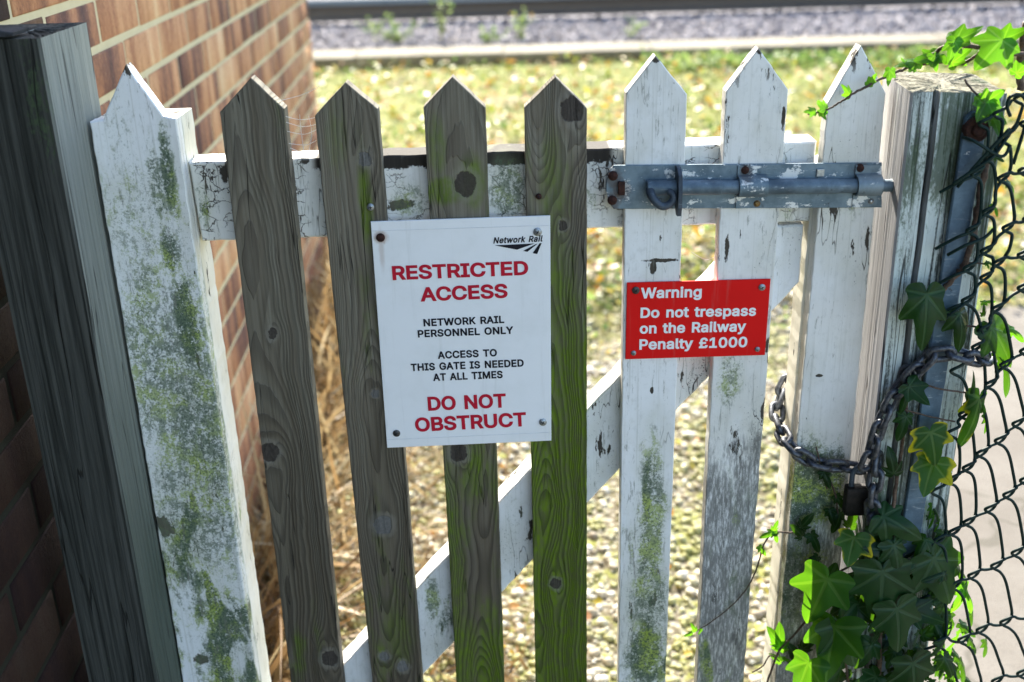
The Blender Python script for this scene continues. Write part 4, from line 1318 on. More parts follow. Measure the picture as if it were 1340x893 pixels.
GL = {"0":[453,[[264,-7,227,-7,189,-7,157,3,130,24,103,45,83,74,69,113,55,152,48,199,48,254,48,309,55,356,69,395,83,434,104,464,130,484,157,505,189,516,227,516,264,516,296,505,323,484,350,464,370,434,384,395,398,356,405,309,405,254,405,199,398,152,384,113,370,74,350,45,323,24,297,3],[202,50,227,50,252,50,273,58,290,74,308,90,321,113,330,144,339,174,344,211,344,254,344,297,339,334,330,365,321,395,308,419,290,435,273,451,252,460,227,460,202,460,180,451,163,435,146,419,132,395,123,365,114,334,109,297,109,254,109,211,114,174,123,144,132,113,146,90,163,74,180,58]]],"1":[453,[[181,0,76,0,76,18,76,36,76,55,181,55,286,55,391,55,391,36,391,18,391,0,286,0],[250,509,276,509,276,339,276,170,276,0,255,0,234,0,212,0,212,149,212,299,212,448,211,448,210,448,209,448,168,418,127,388,86,358,86,381,86,404,86,427,123,454,161,481,198,509,224,509]]],"A":[480,[[39,0,16,0,78,170,140,339,201,509,226,509,251,509,276,509,338,339,401,170,463,0,440,0,418,0,395,0,359,101,323,202,287,302,281,321,273,344,264,372,255,400,245,435,232,478,236,478,241,478,245,478,233,435,222,399,213,371,204,343,196,320,191,302,155,202,120,101,85,0,62,0],[197,142,110,142,110,161,110,180,110,199,197,199,283,199,370,199,370,180,370,161,370,142,283,142]]],"B":[456,[[122,0,60,0,60,170,60,339,60,509,120,509,181,509,241,509,276,509,306,503,329,491,352,479,369,462,381,442,392,422,398,399,398,374,398,352,394,334,387,320,379,306,369,294,356,286,344,277,330,271,315,267,315,265,315,264,315,262,331,261,347,255,363,245,379,235,392,221,402,203,413,185,418,163,418,136,418,111,412,87,400,67,388,46,370,30,344,18,319,6,287,0,247,0,184,0],[125,115,125,57,165,57,205,57,245,57,284,57,313,65,330,80,347,95,355,114,355,137,355,154,351,170,342,184,334,198,321,209,306,218,290,227,271,231,248,231,207,231,166,231,125,231,125,173],[125,341,125,285,162,285,200,285,238,285,257,285,273,289,288,296,303,303,315,313,323,326,332,339,336,355,336,372,336,395,328,414,313,429,297,444,273,452,240,452,202,452,163,452,125,452,125,396]]],"C":[510,[[293,-7,267,-7,223,-7,184,4,150,25,116,46,89,76,70,115,50,154,40,201,40,254,40,308,50,354,70,393,89,432,116,462,150,484,184,505,223,516,267,516,293,516,317,512,340,504,363,497,384,486,402,471,420,457,436,439,448,418,460,398,468,374,473,348,451,348,430,348,408,348,404,366,398,381,389,395,381,408,370,419,357,428,345,438,331,444,315,449,300,454,284,456,267,456,236,456,208,448,184,432,159,417,139,394,125,364,111,334,103,297,103,254,103,211,111,175,125,145,140,115,159,92,184,76,209,61,236,53,267,53,284,53,300,55,315,60,331,65,345,71,357,81,370,90,381,101,389,114,398,128,404,143,408,160,430,160,451,160,473,160,469,135,460,111,448,91,436,70,421,52,402,38,384,23,363,12,341,5,318,-3]]],"D":[502,[[271,0,219,0,178,0,137,0,96,0,96,19,96,38,96,57,136,57,175,57,215,57,256,57,291,65,318,81,345,97,366,119,379,149,392,179,399,214,399,255,399,296,392,331,379,361,366,390,346,412,320,428,293,444,260,452,221,452,178,452,136,452,93,452,93,471,93,490,93,509,137,509,181,509,225,509,275,509,317,499,353,478,388,458,415,429,433,391,452,353,462,308,462,255,462,202,452,157,433,119,414,81,387,51,351,31,314,10],[103,509,125,509,125,339,125,170,125,0,103,0,82,0,60,0,60,170,60,339,60,509,82,509]]],"E":[419,[[165,0,60,0,60,170,60,339,60,509,164,509,268,509,372,509,372,490,372,471,372,452,290,452,207,452,125,452,125,396,125,341,125,286,202,286,278,286,355,286,355,267,355,248,355,229,278,229,202,229,125,229,125,172,125,114,125,57,208,57,292,57,375,57,375,38,375,19,375,0,270,0]]],"G":[520,[[309,-7,269,-7,223,-7,184,4,149,25,115,46,88,77,69,116,50,155,40,201,40,254,40,308,50,354,69,393,88,432,115,462,149,484,183,505,221,516,265,516,292,516,317,512,340,504,364,496,385,484,403,469,422,454,437,437,449,416,461,396,470,373,474,349,452,349,430,349,408,349,403,365,396,380,387,393,379,406,368,417,356,427,344,436,330,444,315,448,300,453,283,456,265,456,235,456,208,448,183,432,159,417,139,394,125,364,111,334,103,297,103,254,103,211,111,175,125,145,140,115,159,92,184,76,209,61,237,53,269,53,297,53,323,59,345,71,367,83,384,101,396,123,409,146,415,172,415,202,421,201,428,200,434,199,384,199,333,199,283,199,283,218,283,237,283,256,348,256,413,256,478,256,478,237,478,219,478,200,478,158,469,122,451,91,433,60,408,36,377,19,345,2]]],"H":[517,[[82,0,60,0,60,170,60,339,60,509,82,509,103,509,125,509,125,435,125,362,125,289,214,289,303,289,392,289,392,362,392,435,392,509,414,509,435,509,457,509,457,339,457,170,457,0,435,0,414,0,392,0,392,77,392,155,392,232,303,232,214,232,125,232,125,155,125,77,125,0,103,0]]],"I":[300,[[111,0,31,0,31,19,31,38,31,57,60,57,89,57,118,57,118,189,118,320,118,452,89,452,60,452,31,452,31,471,31,490,31,509,111,509,190,509,269,509,269,490,269,471,269,452,240,452,212,452,183,452,183,320,183,189,183,57,212,57,240,57,269,57,269,38,269,19,269,0,190,0]]],"K":[467,[[146,189,104,145,104,169,104,193,104,216,116,232,128,247,139,261,151,275,162,290,174,303,187,317,199,331,212,344,262,399,313,454,364,509,392,509,420,509,448,509,376,431,304,353,231,276,230,276,229,276,228,276,187,233],[82,0,60,0,60,170,60,339,60,509,82,509,103,509,125,509,125,451,125,392,125,334,124,298,124,261,124,225,124,214,124,204,125,193,125,129,125,64,125,0,103,0],[398,0,372,0,311,86,249,173,188,259,201,276,215,293,228,309,302,206,375,103,449,0,423,0]]],"L":[393,[[160,0,60,0,60,170,60,339,60,509,82,509,103,509,125,509,125,358,125,208,125,57,203,57,282,57,361,57,361,38,361,19,361,0,261,0]]],"M":[628,[[81,0,60,0,60,170,60,339,60,509,91,509,121,509,152,509,193,402,235,294,277,187,280,180,284,170,287,159,291,148,295,136,299,123,303,110,307,97,311,84,315,71,319,59,322,49,317,49,312,49,307,49,310,59,314,70,318,83,322,95,326,108,330,121,334,134,338,147,342,158,346,170,349,179,352,187,394,294,435,402,476,509,507,509,537,509,568,509,568,339,568,170,568,0,547,0,525,0,504,0,504,97,504,194,504,291,504,302,504,314,504,327,505,340,505,354,505,369,505,383,506,398,506,413,506,428,507,443,507,457,509,457,511,457,513,457,508,441,503,426,498,409,492,393,487,378,482,363,477,348,472,334,467,322,463,309,459,299,456,291,418,194,380,97,342,0,323,0,305,0,286,0,248,97,209,194,170,291,167,299,163,309,159,321,155,333,150,346,145,361,140,376,135,391,129,408,124,424,118,441,112,457,114,457,117,457,119,457,119,444,120,431,120,416,120,401,121,387,121,372,121,357,121,342,122,328,122,315,122,302,122,291,122,194,122,97,122,0,101,0]]],"N":[523,[[82,0,60,0,60,170,60,339,60,509,85,509,111,509,136,509,205,400,274,291,343,183,349,174,355,164,363,151,370,138,379,123,388,107,396,90,405,73,414,55,411,55,408,54,405,54,403,72,401,90,401,108,400,126,399,142,399,157,399,172,399,185,399,195,399,300,399,404,399,509,420,509,442,509,463,509,463,339,463,170,463,0,438,0,412,0,387,0,325,97,264,193,202,290,194,303,186,316,177,331,169,345,159,362,148,381,137,400,123,424,108,452,111,453,115,453,119,454,120,428,121,405,122,384,123,362,124,344,124,328,125,312,125,300,125,291,125,194,125,97,125,0,103,0]]],"O":[533,[[311,-7,267,-7,223,-7,184,4,150,25,116,46,90,76,70,115,50,154,40,201,40,254,40,308,50,354,70,393,90,432,116,462,150,484,184,505,223,516,267,516,311,516,350,505,384,484,418,462,444,432,464,393,483,354,493,308,493,254,493,201,483,154,464,115,444,76,418,46,384,25,350,4],[236,53,267,53,297,53,325,61,349,76,374,91,394,114,408,144,423,174,430,211,430,254,430,298,423,335,408,365,394,395,374,417,349,433,325,448,297,456,267,456,236,456,209,448,184,433,159,417,140,394,125,364,111,334,103,297,103,254,103,211,111,174,125,144,140,114,159,92,184,76,209,61]]],"P":[445,[[82,0,60,0,60,170,60,339,60,509,118,509,177,509,235,509,274,509,307,502,332,487,358,473,377,454,390,430,402,405,409,378,409,348,409,317,402,290,390,265,377,241,358,222,332,207,307,193,274,186,235,186,193,186,151,186,109,186,109,205,109,224,109,242,150,242,191,242,233,242,259,242,281,247,297,256,313,265,325,278,333,294,341,310,344,328,344,348,344,368,341,386,333,402,325,417,313,430,297,439,280,448,259,452,232,452,196,452,160,452,125,452,125,301,125,151,125,0,103,0]]],"R":[449,[[82,0,60,0,60,170,60,339,60,509,119,509,177,509,236,509,275,509,307,502,333,489,359,475,378,457,390,433,403,410,409,382,409,352,409,321,403,295,390,271,378,248,359,230,333,217,307,204,275,198,236,198,189,198,143,198,96,198,96,217,96,236,96,255,142,255,188,255,234,255,260,255,281,259,298,267,314,275,326,286,334,300,341,315,345,332,345,352,345,372,341,390,334,405,326,420,314,431,298,440,281,448,259,452,233,452,197,452,161,452,125,452,125,301,125,151,125,0,103,0],[378,0,353,0,312,76,271,153,230,229,254,229,279,229,303,229,344,153,386,76,428,0,403,0]]],"S":[447,[[263,-9,224,-9,187,-9,155,-3,128,9,100,21,79,38,64,60,49,82,40,107,38,137,60,137,82,137,104,137,106,117,112,101,123,88,134,75,149,65,166,59,184,52,203,49,224,49,247,49,268,53,286,60,304,68,319,78,329,92,340,105,346,121,346,139,346,155,341,169,332,179,323,189,311,198,296,205,281,211,264,217,245,222,224,228,204,234,184,239,142,251,109,268,86,289,63,311,52,339,52,372,52,401,60,426,75,448,90,469,111,486,138,498,164,510,194,516,227,516,261,516,290,510,316,498,342,486,362,469,377,449,392,428,400,404,401,378,380,378,358,378,337,378,335,403,323,423,302,437,281,451,256,459,225,459,203,459,184,455,167,448,151,441,138,431,129,418,120,406,115,391,115,376,115,358,120,344,131,334,142,323,154,314,169,308,184,302,199,297,212,293,230,289,247,284,264,279,279,275,295,270,312,264,328,257,344,248,359,238,373,227,385,214,395,198,404,181,408,162,408,139,408,111,401,86,386,64,372,41,351,24,323,11,296,-2]]],"T":[449,[[85,452,32,452,32,471,32,490,32,509,160,509,288,509,417,509,417,490,417,471,417,452,363,452,310,452,257,452,257,301,257,151,257,0,235,0,214,0,193,0,193,151,193,301,193,452,139,452]]],"U":[517,[[299,-8,259,-8,219,-8,184,0,154,15,124,31,101,53,85,80,68,107,60,138,60,173,60,285,60,397,60,509,81,509,103,509,124,509,124,399,124,288,124,178,124,154,130,132,141,113,152,94,167,79,187,68,207,57,231,52,259,52,287,52,311,57,331,68,351,79,366,94,377,113,387,132,393,154,393,178,393,288,393,399,393,509,414,509,436,509,457,509,457,397,457,285,457,173,457,138,449,107,433,80,416,53,393,31,363,15,334,0]]],"W":[686,[[180,0,155,0,109,170,63,339,16,509,38,509,60,509,82,509,109,404,136,300,163,196,168,179,172,163,175,145,179,128,183,111,187,94,190,76,194,58,197,40,194,40,192,40,189,40,193,58,196,76,200,94,203,111,207,128,211,145,215,163,220,179,224,196,251,300,279,404,306,509,331,509,355,509,380,509,407,404,434,300,462,196,466,179,470,163,474,145,478,128,482,111,486,94,490,76,494,58,497,40,494,40,491,40,488,40,492,58,495,76,499,94,502,111,506,128,510,145,515,163,519,179,523,196,550,300,576,404,603,509,625,509,647,509,670,509,623,339,577,170,530,0,505,0,480,0,455,0,426,108,397,215,368,323,362,344,357,367,351,391,346,416,341,444,336,475,341,475,345,475,350,475,345,445,340,419,335,395,330,371,324,347,318,323,289,215,260,108,230,0,205,0]]],"Y":[472,[[225,0,203,0,203,69,203,139,203,208,141,308,79,409,16,509,41,509,66,509,91,509,125,454,159,399,192,344,203,326,213,309,222,292,231,275,240,255,250,230,241,230,232,230,224,230,233,255,242,276,251,293,260,310,270,327,280,344,314,399,347,454,381,509,406,509,430,509,455,509,393,409,330,308,268,208,268,139,268,69,268,0,247,0]]],"a":[389,[[182,-9,160,-9,136,-9,114,-4,94,5,75,14,59,27,48,45,36,62,30,83,30,108,30,130,35,147,43,161,52,175,63,185,78,193,92,201,108,207,125,211,143,215,160,218,178,220,201,223,219,225,234,227,248,228,258,231,265,235,272,239,276,245,276,255,276,255,276,256,276,257,276,272,273,286,267,297,261,308,252,316,240,322,228,328,213,331,196,331,178,331,162,328,149,322,136,317,126,309,118,301,110,292,104,283,100,274,80,280,61,285,41,291,50,314,62,332,79,346,95,360,113,369,133,375,153,381,173,384,194,384,208,384,223,383,239,379,255,376,271,370,286,360,301,351,313,338,322,320,332,303,337,280,337,251,337,168,337,84,337,0,317,0,297,0,277,0,277,17,277,35,277,52,275,52,274,52,272,52,268,43,261,34,252,25,243,15,230,7,215,1,200,-5],[155,45,170,45,193,45,212,50,228,59,243,68,255,79,263,93,271,107,276,122,276,138,276,155,276,173,276,190,273,187,268,184,259,182,251,180,242,178,231,176,221,174,210,172,200,171,190,170,182,169,175,168,161,166,147,163,134,159,121,154,111,148,103,139,96,131,92,119,92,105,92,92,95,81,102,72,109,63,118,57,130,52,142,48]]],"e":[404,[[238,-8,212,-8,175,-8,143,0,117,16,90,33,70,56,56,85,41,114,34,148,34,187,34,226,41,260,55,290,69,319,89,343,115,359,141,376,171,384,205,384,226,384,246,381,266,374,285,367,303,356,319,341,335,326,348,306,357,282,366,258,371,228,371,194,371,186,371,178,371,169,272,169,174,169,75,169,75,187,75,204,75,221,163,221,250,221,338,221,329,215,319,208,310,202,310,227,306,249,298,269,290,288,278,303,263,314,247,325,228,330,205,330,182,330,163,325,146,313,130,302,118,288,109,270,100,251,96,232,96,211,96,200,96,189,96,178,96,150,101,126,110,106,120,87,134,72,151,61,168,51,189,46,212,46,228,46,241,48,254,53,266,57,277,64,285,73,294,82,301,93,306,105,325,101,345,96,365,91,359,71,349,54,335,39,321,24,303,13,283,4,262,-4]]],"g":[425,[[238,-151,207,-151,179,-151,155,-147,134,-140,113,-132,96,-123,82,-110,69,-98,58,-84,51,-69,67,-60,84,-50,101,-41,107,-49,113,-57,122,-66,130,-75,141,-82,154,-88,168,-94,186,-97,207,-97,238,-97,263,-90,282,-75,302,-60,311,-37,311,-6,311,19,311,44,311,68,310,68,308,68,306,68,301,60,295,51,287,41,278,32,267,23,252,16,238,8,219,5,195,5,164,5,137,12,113,27,88,41,69,62,55,90,41,118,34,152,34,191,34,230,41,264,55,293,69,322,88,345,112,361,137,376,165,384,196,384,220,384,239,381,253,373,268,365,280,356,288,346,297,336,303,327,308,319,309,319,311,319,313,319,313,339,313,359,313,379,333,379,353,379,372,379,372,250,372,121,372,-9,372,-42,365,-69,350,-90,335,-111,316,-126,291,-136,266,-146],[181,59,205,59,228,59,248,64,264,75,280,86,292,101,300,121,308,141,312,165,312,193,312,220,308,243,300,264,292,284,280,301,264,312,248,324,228,330,205,330,181,330,161,324,145,312,129,299,117,283,109,262,100,242,96,219,96,193,96,166,100,143,109,123,117,103,129,87,145,76,162,65]]],"h":[410,[[114,249,114,227,114,151,114,76,114,0,93,0,73,0,53,0,53,170,53,339,53,509,73,509,93,509,114,509,114,435,114,361,114,287,110,287,106,287,102,287,114,322,131,347,152,362,174,377,199,384,227,384,253,384,276,379,295,369,315,358,330,342,341,321,352,299,357,273,357,240,357,160,357,80,357,0,337,0,316,0,296,0,296,78,296,157,296,235,296,265,288,288,273,304,258,321,237,329,210,329,192,329,175,325,161,317,146,309,135,298,126,283,118,267]]],"i":[167,[[73,0,53,0,53,126,53,253,53,379,73,379,93,379,114,379,114,253,114,126,114,0,93,0],[95,443,84,443,72,443,62,447,54,455,45,462,41,472,41,483,41,494,45,504,54,512,62,520,72,524,84,524,95,524,106,520,114,512,122,504,126,494,126,483,126,472,122,462,114,455,106,447]]],"k":[381,[[132,158,110,137,110,162,110,187,110,212,113,212,117,212,121,212,175,268,230,323,284,379,310,379,335,379,360,379,301,319,243,259,184,199,182,199,179,199,177,199,155,178],[73,0,53,0,53,170,53,339,53,509,73,509,93,509,114,509,114,339,114,170,114,0,93,0],[320,0,294,0,245,62,197,124,148,186,162,200,177,214,191,229,252,152,312,76,372,0,346,0]]],"l":[189,[[147,-2,139,-2,110,-2,88,5,74,20,60,35,53,57,53,84,53,226,53,367,53,509,73,509,93,509,114,509,114,372,114,235,114,99,114,81,116,69,120,62,125,55,133,52,146,52,152,52,157,52,160,53,164,53,167,54,170,54,173,37,177,20,181,3,175,1,169,0,162,-1,154,-2]]],"n":[410,[[114,249,114,227,114,151,114,76,114,0,93,0,73,0,53,0,53,126,53,253,53,379,72,379,92,379,112,379,112,349,112,318,112,287,109,287,106,287,102,287,114,322,131,347,152,362,174,377,199,384,227,384,253,384,276,379,295,369,314,358,330,342,341,321,352,299,357,273,357,240,357,160,357,80,357,0,337,0,316,0,296,0,296,78,296,157,296,235,296,265,288,288,273,304,258,321,237,329,210,329,192,329,175,325,161,317,146,309,135,298,126,283,118,267]]],"o":[415,[[242,-8,207,-8,173,-8,143,0,117,16,91,33,71,56,56,85,41,114,34,149,34,187,34,227,41,262,56,291,71,321,91,343,117,360,143,376,173,384,207,384,242,384,273,376,299,360,325,343,345,321,359,291,374,262,381,227,381,187,381,149,374,114,359,85,345,56,325,33,299,16,273,0],[182,46,207,46,233,46,254,53,270,66,287,79,299,96,307,117,315,139,319,162,319,187,319,213,315,236,307,258,299,280,287,297,270,310,254,323,233,330,207,330,182,330,161,323,145,310,129,297,116,280,108,258,100,237,96,213,96,187,96,162,100,139,108,117,116,96,129,79,145,66,161,53]]],"p":[424,[[73,-143,53,-143,53,31,53,205,53,379,72,379,92,379,112,379,112,359,112,339,112,319,114,319,116,319,118,319,123,327,129,336,137,346,145,356,157,365,171,373,186,381,205,384,229,384,261,384,289,376,313,361,337,345,356,322,370,293,383,263,390,229,390,189,390,149,383,114,370,84,356,55,337,32,313,16,289,0,261,-8,229,-8,206,-8,187,-4,173,4,158,12,146,21,138,31,130,42,123,51,118,59,117,59,115,59,114,59,114,-8,114,-76,114,-143,93,-143],[197,47,220,47,244,47,263,53,279,66,295,78,308,95,316,117,324,138,328,162,328,189,328,216,324,240,316,261,308,282,296,299,280,311,264,324,244,330,220,330,197,330,177,324,161,312,145,300,133,284,125,263,117,242,113,217,113,189,113,161,117,136,125,115,133,94,146,77,162,65,178,53]]],"r":[259,[[73,0,53,0,53,126,53,253,53,379,72,379,92,379,112,379,112,360,112,340,112,321,113,321,114,321,115,321,122,340,135,355,152,367,170,379,190,385,213,385,218,385,223,385,229,384,235,384,240,384,243,384,243,363,243,343,243,322,242,323,237,323,230,324,223,325,215,326,207,326,189,326,173,322,159,315,145,307,134,297,126,284,118,270,114,255,114,237,114,158,114,79,114,0,93,0]]],"s":[365,[[211,-8,182,-8,156,-8,133,-4,112,3,92,11,75,23,62,38,49,53,40,72,36,94,55,98,74,102,94,107,99,86,109,70,124,60,139,50,158,45,181,45,208,45,229,51,244,62,260,74,268,87,268,103,268,116,263,127,254,136,245,144,231,151,212,155,191,160,170,165,149,170,115,178,89,191,72,208,55,225,47,247,47,274,47,296,53,315,65,332,77,348,94,361,115,370,136,380,160,384,187,384,213,384,235,380,254,372,272,365,287,353,299,339,310,325,319,309,324,290,305,286,287,281,268,277,263,292,255,304,243,316,230,327,212,333,187,333,165,333,146,327,131,317,116,306,109,293,109,277,109,263,114,252,124,243,134,235,150,228,172,223,191,218,210,214,229,209,264,201,290,188,306,171,323,154,331,133,331,107,331,84,325,64,312,47,300,30,282,16,260,6,237,-3]]],"t":[227,[[138,379,204,379,204,362,204,344,204,327,138,327,72,327,6,327,6,344,6,362,6,379,72,379],[65,345,65,471,85,471,106,471,126,471,126,347,126,222,126,98,126,81,129,69,136,61,143,54,154,50,170,50,174,50,179,50,185,51,191,52,197,53,202,54,206,36,209,19,213,2,207,0,200,-2,192,-3,184,-4,176,-4,168,-4,136,-4,110,4,92,21,74,38,65,62,65,93,65,219]]],"w":[567,[[158,0,138,0,99,126,61,253,23,379,44,379,66,379,87,379,103,324,118,269,133,214,140,191,147,165,154,137,161,108,168,76,175,41,172,41,168,41,165,41,172,75,179,106,186,135,193,163,199,190,206,214,221,269,237,324,252,379,273,379,295,379,316,379,332,324,347,269,362,214,368,190,375,164,382,136,388,107,395,76,402,41,399,41,395,41,391,41,399,75,406,107,413,135,420,164,427,190,434,214,449,269,465,324,480,379,502,379,523,379,545,379,506,253,468,126,429,0,409,0,389,0,368,0,352,57,335,114,319,172,314,189,309,207,305,225,300,243,295,261,291,280,286,299,281,318,277,338,281,338,286,338,291,338,286,319,281,299,277,280,272,261,267,243,263,225,258,206,253,189,248,172,231,114,215,57,199,0,178,0]]],"y":[389,[[51,-140,47,-139,52,-121,57,-103,61,-86,65,-86,68,-87,71,-87,83,-90,94,-91,104,-89,114,-87,122,-82,130,-74,138,-66,145,-53,151,-36,155,-24,159,-13,163,-1,114,126,66,252,17,379,40,379,62,379,84,379,111,305,138,230,165,155,174,132,181,109,187,87,193,64,199,42,206,21,198,21,191,21,184,21,190,42,196,64,202,87,209,110,216,132,224,155,251,230,278,305,305,379,327,379,349,379,371,379,316,234,260,88,204,-58,196,-78,187,-94,177,-107,166,-120,153,-129,139,-136,125,-142,109,-145,91,-145,81,-145,72,-144,65,-143,57,-142]]],"£":[425,[[43,41,37,41,37,46,37,51,37,57,57,57,71,62,80,74,89,85,93,102,93,125,90,203,88,281,85,358,84,389,90,415,102,439,115,463,133,481,156,495,179,509,207,516,239,516,266,516,289,510,310,499,331,489,348,473,362,454,375,434,384,412,387,385,368,383,348,380,328,377,325,402,315,422,300,437,285,451,264,459,240,459,218,459,200,454,186,446,172,437,162,425,155,410,148,396,145,379,146,360,148,282,151,205,153,127,154,112,151,99,145,89,140,78,132,70,123,64,113,57,103,52,92,49,82,46,71,43,61,42,51,41],[124,0,37,0,37,19,37,38,37,57,125,57,213,57,301,57,312,57,319,59,324,63,328,68,330,75,330,85,330,93,330,100,330,107,349,107,368,107,388,107,388,102,388,96,388,91,388,61,380,38,366,23,352,8,330,0,299,0,212,0],[128,229,37,229,37,246,37,263,37,280,128,280,220,280,311,280,311,263,311,246,311,229,220,229]]]}


# ------------------------------------------------------------------ lettering: sans glyph outlines as Bezier handles and points, in 1/1000
def glyph_width(s, track):
    return sum((260 if ch == " " else GL[ch][0]) + track for ch in s)


def flat_glyph(sp):
    """Bezier contour -> clean polygon"""
    n = len(sp) // 6
    K = [[sp[i * 6 + 2 * j:i * 6 + 2 * j + 2] for j in range(3)] for i in range(n)]
    out = []
    for i in range(n):
        p0, h0, h1, p1 = (np.array(q, float) for q in (K[i][1], K[i][2], K[(i + 1) % n][0], K[(i + 1) % n][1]))
        ch = p1 - p0
        L = np.linalg.norm(ch)
        if L < 0.5:
            continue
        cr = lambda h: abs(ch[0] * (h - p0)[1] - ch[1] * (h - p0)[0]) / L
        k = 1 if max(cr(h0), cr(h1)) < 2.5 else 7
        for t in np.arange(k) / k:
            out.append((1 - t) ** 3 * p0 + 3 * (1 - t) ** 2 * t * h0 + 3 * (1 - t) * t * t * h1 + t ** 3 * p1)
    r_ = []
    for p in out:
        if not r_ or np.linalg.norm(p - r_[-1]) > 3.0:
            r_.append(p)
    if np.linalg.norm(r_[0] - r_[-1]) < 3.0:
        r_.pop()
    return r_


def embolden(contours, d):
    """push every contour outwards by d (holes shrink)"""
    ar = [sum(c[i - 1][0] * c[i][1] - c[i][0] * c[i - 1][1] for i in range(len(c))) for c in contours]
    sg_ = 1 if ar[int(np.argmax(np.abs(ar)))] > 0 else -1
    res = []
    for c in contours:
        n = len(c)
        o_ = []
        for i in range(n):
            e1 = c[i] - c[i - 1]
            e2 = c[(i + 1) % n] - c[i]
            e1 = e1 / max(1e-6, np.linalg.norm(e1))
            e2 = e2 / max(1e-6, np.linalg.norm(e2))
            n1, n2 = np.array((e1[1], -e1[0])), np.array((e2[1], -e2[0]))
            k = n1 + n2
            o_.append(c[i] + k / max(0.6, k @ k / 2) * d * sg_)
        res.append(o_)
    return res


GCACHE = {}


def glyph_tris(ch, bold):
    """triangles of the union of a glyph's outlines (non-zero winding)"""
    if (ch, bold) in GCACHE:
        return GCACHE[(ch, bold)]
    cons = embolden([flat_glyph(sp) for sp in GL[ch][1]], bold)
    vv, ee = [], []
    for c in cons:
        k = len(vv)
        vv += [Vector((p[0] / 1000, p[1] / 1000)) for p in c]
        ee += [(k + i, k + (i + 1) % len(c)) for i in range(len(c))]
    ov, _, of, *_r = delaunay_2d_cdt(vv, ee, [], 0, 1e-6)
    keep = []
    for t in of:
        p = (ov[t[0]] + ov[t[1]] + ov[t[2]]) / 3
        wn = 0
        for c in cons:
            C = np.array(c) / 1000
            D = np.roll(C, -1, axis=0)
            side = (D[:, 0] - C[:, 0]) * (p.y - C[:, 1]) - (p.x - C[:, 0]) * (D[:, 1] - C[:, 1])
            wn += int(np.sum((C[:, 1] <= p.y) & (D[:, 1] > p.y) & (side > 0))) - int(np.sum((C[:, 1] > p.y) & (D[:, 1] <= p.y) & (side < 0)))
        if wn != 0:
            keep.append(tuple(t))
    GCACHE[(ch, bold)] = ([(v.x, v.y) for v in ov], keep)
    return GCACHE[(ch, bold)]


def text_mesh(s, left, right, cap_px, bold=29, track=4, shear=0.0, y=-0.003):
    """lettering from photo baseline end points, lying on the plane y; returns (verts, faces)"""
    V, Fs = [], []
    xo = 0.0
    for ch in s:
        if ch == " ":
            xo += (260 + track) / 1000
            continue
        gv, gf = glyph_tris(ch, bold)
        k = len(V)
        V += [(a + xo, b_) for a, b_ in gv]
        Fs += [tuple(i + k for i in t) for t in gf]
        xo += (GL[ch][0] + track) / 1000
    V = np.array(V)
    V[:, 0] += V[:, 1] * shear
    Lp, Rp = pix(*left, y), pix(*right, y)
    capt = pix(left[0], left[1] - cap_px, y)
    capH = (capt - Lp).length
    base = -bold / 1000
    capU = 0.5050 + 2 * bold / 1000
    x0, x1 = V[:, 0].min(), V[:, 0].max()
    ux = (Rp - Lp)
    uz = Vector((-ux.z, 0, ux.x)).normalized() * capH
    out = [(Lp + ux * ((v[0] - x0) / (x1 - x0)) + uz * ((v[1] - base) / capU)) for v in V]
    return [(p.x, y, p.z) for p in out], Fs


def lettering(name, lines, mat, parent, y):
    for ln in lines:
        mb = MB()
        v, f = text_mesh(*ln[:4], **(ln[4] if len(ln) > 4 else {}), y=y)
        mb.add(v, f)
        mk(name, mb, mat, parent)


# white sign
SY = -0.0050
ws = MB()
cor = [pix(485, 290.5, SY), pix(720, 282.5, SY), pix(721.5, 577, SY), pix(506.5, 586.5, SY)]
ws.slab([(p.x, p.z) for p in cor], SY, SY + 0.0028, 0.0005)
M["plastic_white"] = worn_sign("sign_white", (0.85, 0.86, 0.87), [(pix(498, 311, SY).x + .057, pix(498, 311, SY).z - .838, .0052)])
sg = mk("access_sign", ws, M["plastic_white"], origin=(-.057, SY, .838))
tag(sg, "white rectangular plastic sign reading RESTRICTED ACCESS in red capitals, screwed to grey pickets", "sign")
T = SY - 0.0005
lettering("red_lettering", [
    ("RESTRICTED", (514, 367), (691.5, 360), 18.4),
    ("ACCESS", (550.5, 395), (664.5, 390), 18.4),
    ("DO NOT", (560.5, 538), (662.5, 533.5), 18.2),
    ("OBSTRUCT", (544, 565.5), (689, 558), 18.2)], M["ink_red"], sg, T)
bl_ = dict(bold=29, track=22)
lettering("black_lettering", [
    ("NETWORK RAIL", (554.5, 427.5), (660, 423), 9.6, bl_),
    ("PERSONNEL ONLY", (547, 442), (672, 437), 9.6, bl_),
    ("ACCESS TO", (573, 470), (650.5, 466.5), 9.6, bl_),
    ("THIS GATE IS NEEDED", (538, 486), (685.5, 480), 9.6, bl_),
    ("AT ALL TIMES", (567, 499), (658, 495), 9.6, bl_)], M["ink_black"], sg, T)
lg = MB()
v, f = text_mesh("Network Rail", (645.5, 319.0), (710.5, 316.3), 8.0, 27, 34, 0.24, y=T)
lg.add(v, f)
S6 = 120 / 1340


def c6p(a, b):
    p = pix(620 + a * S6, 280 + b * S6, T)
    return (p.x, T, p.z)


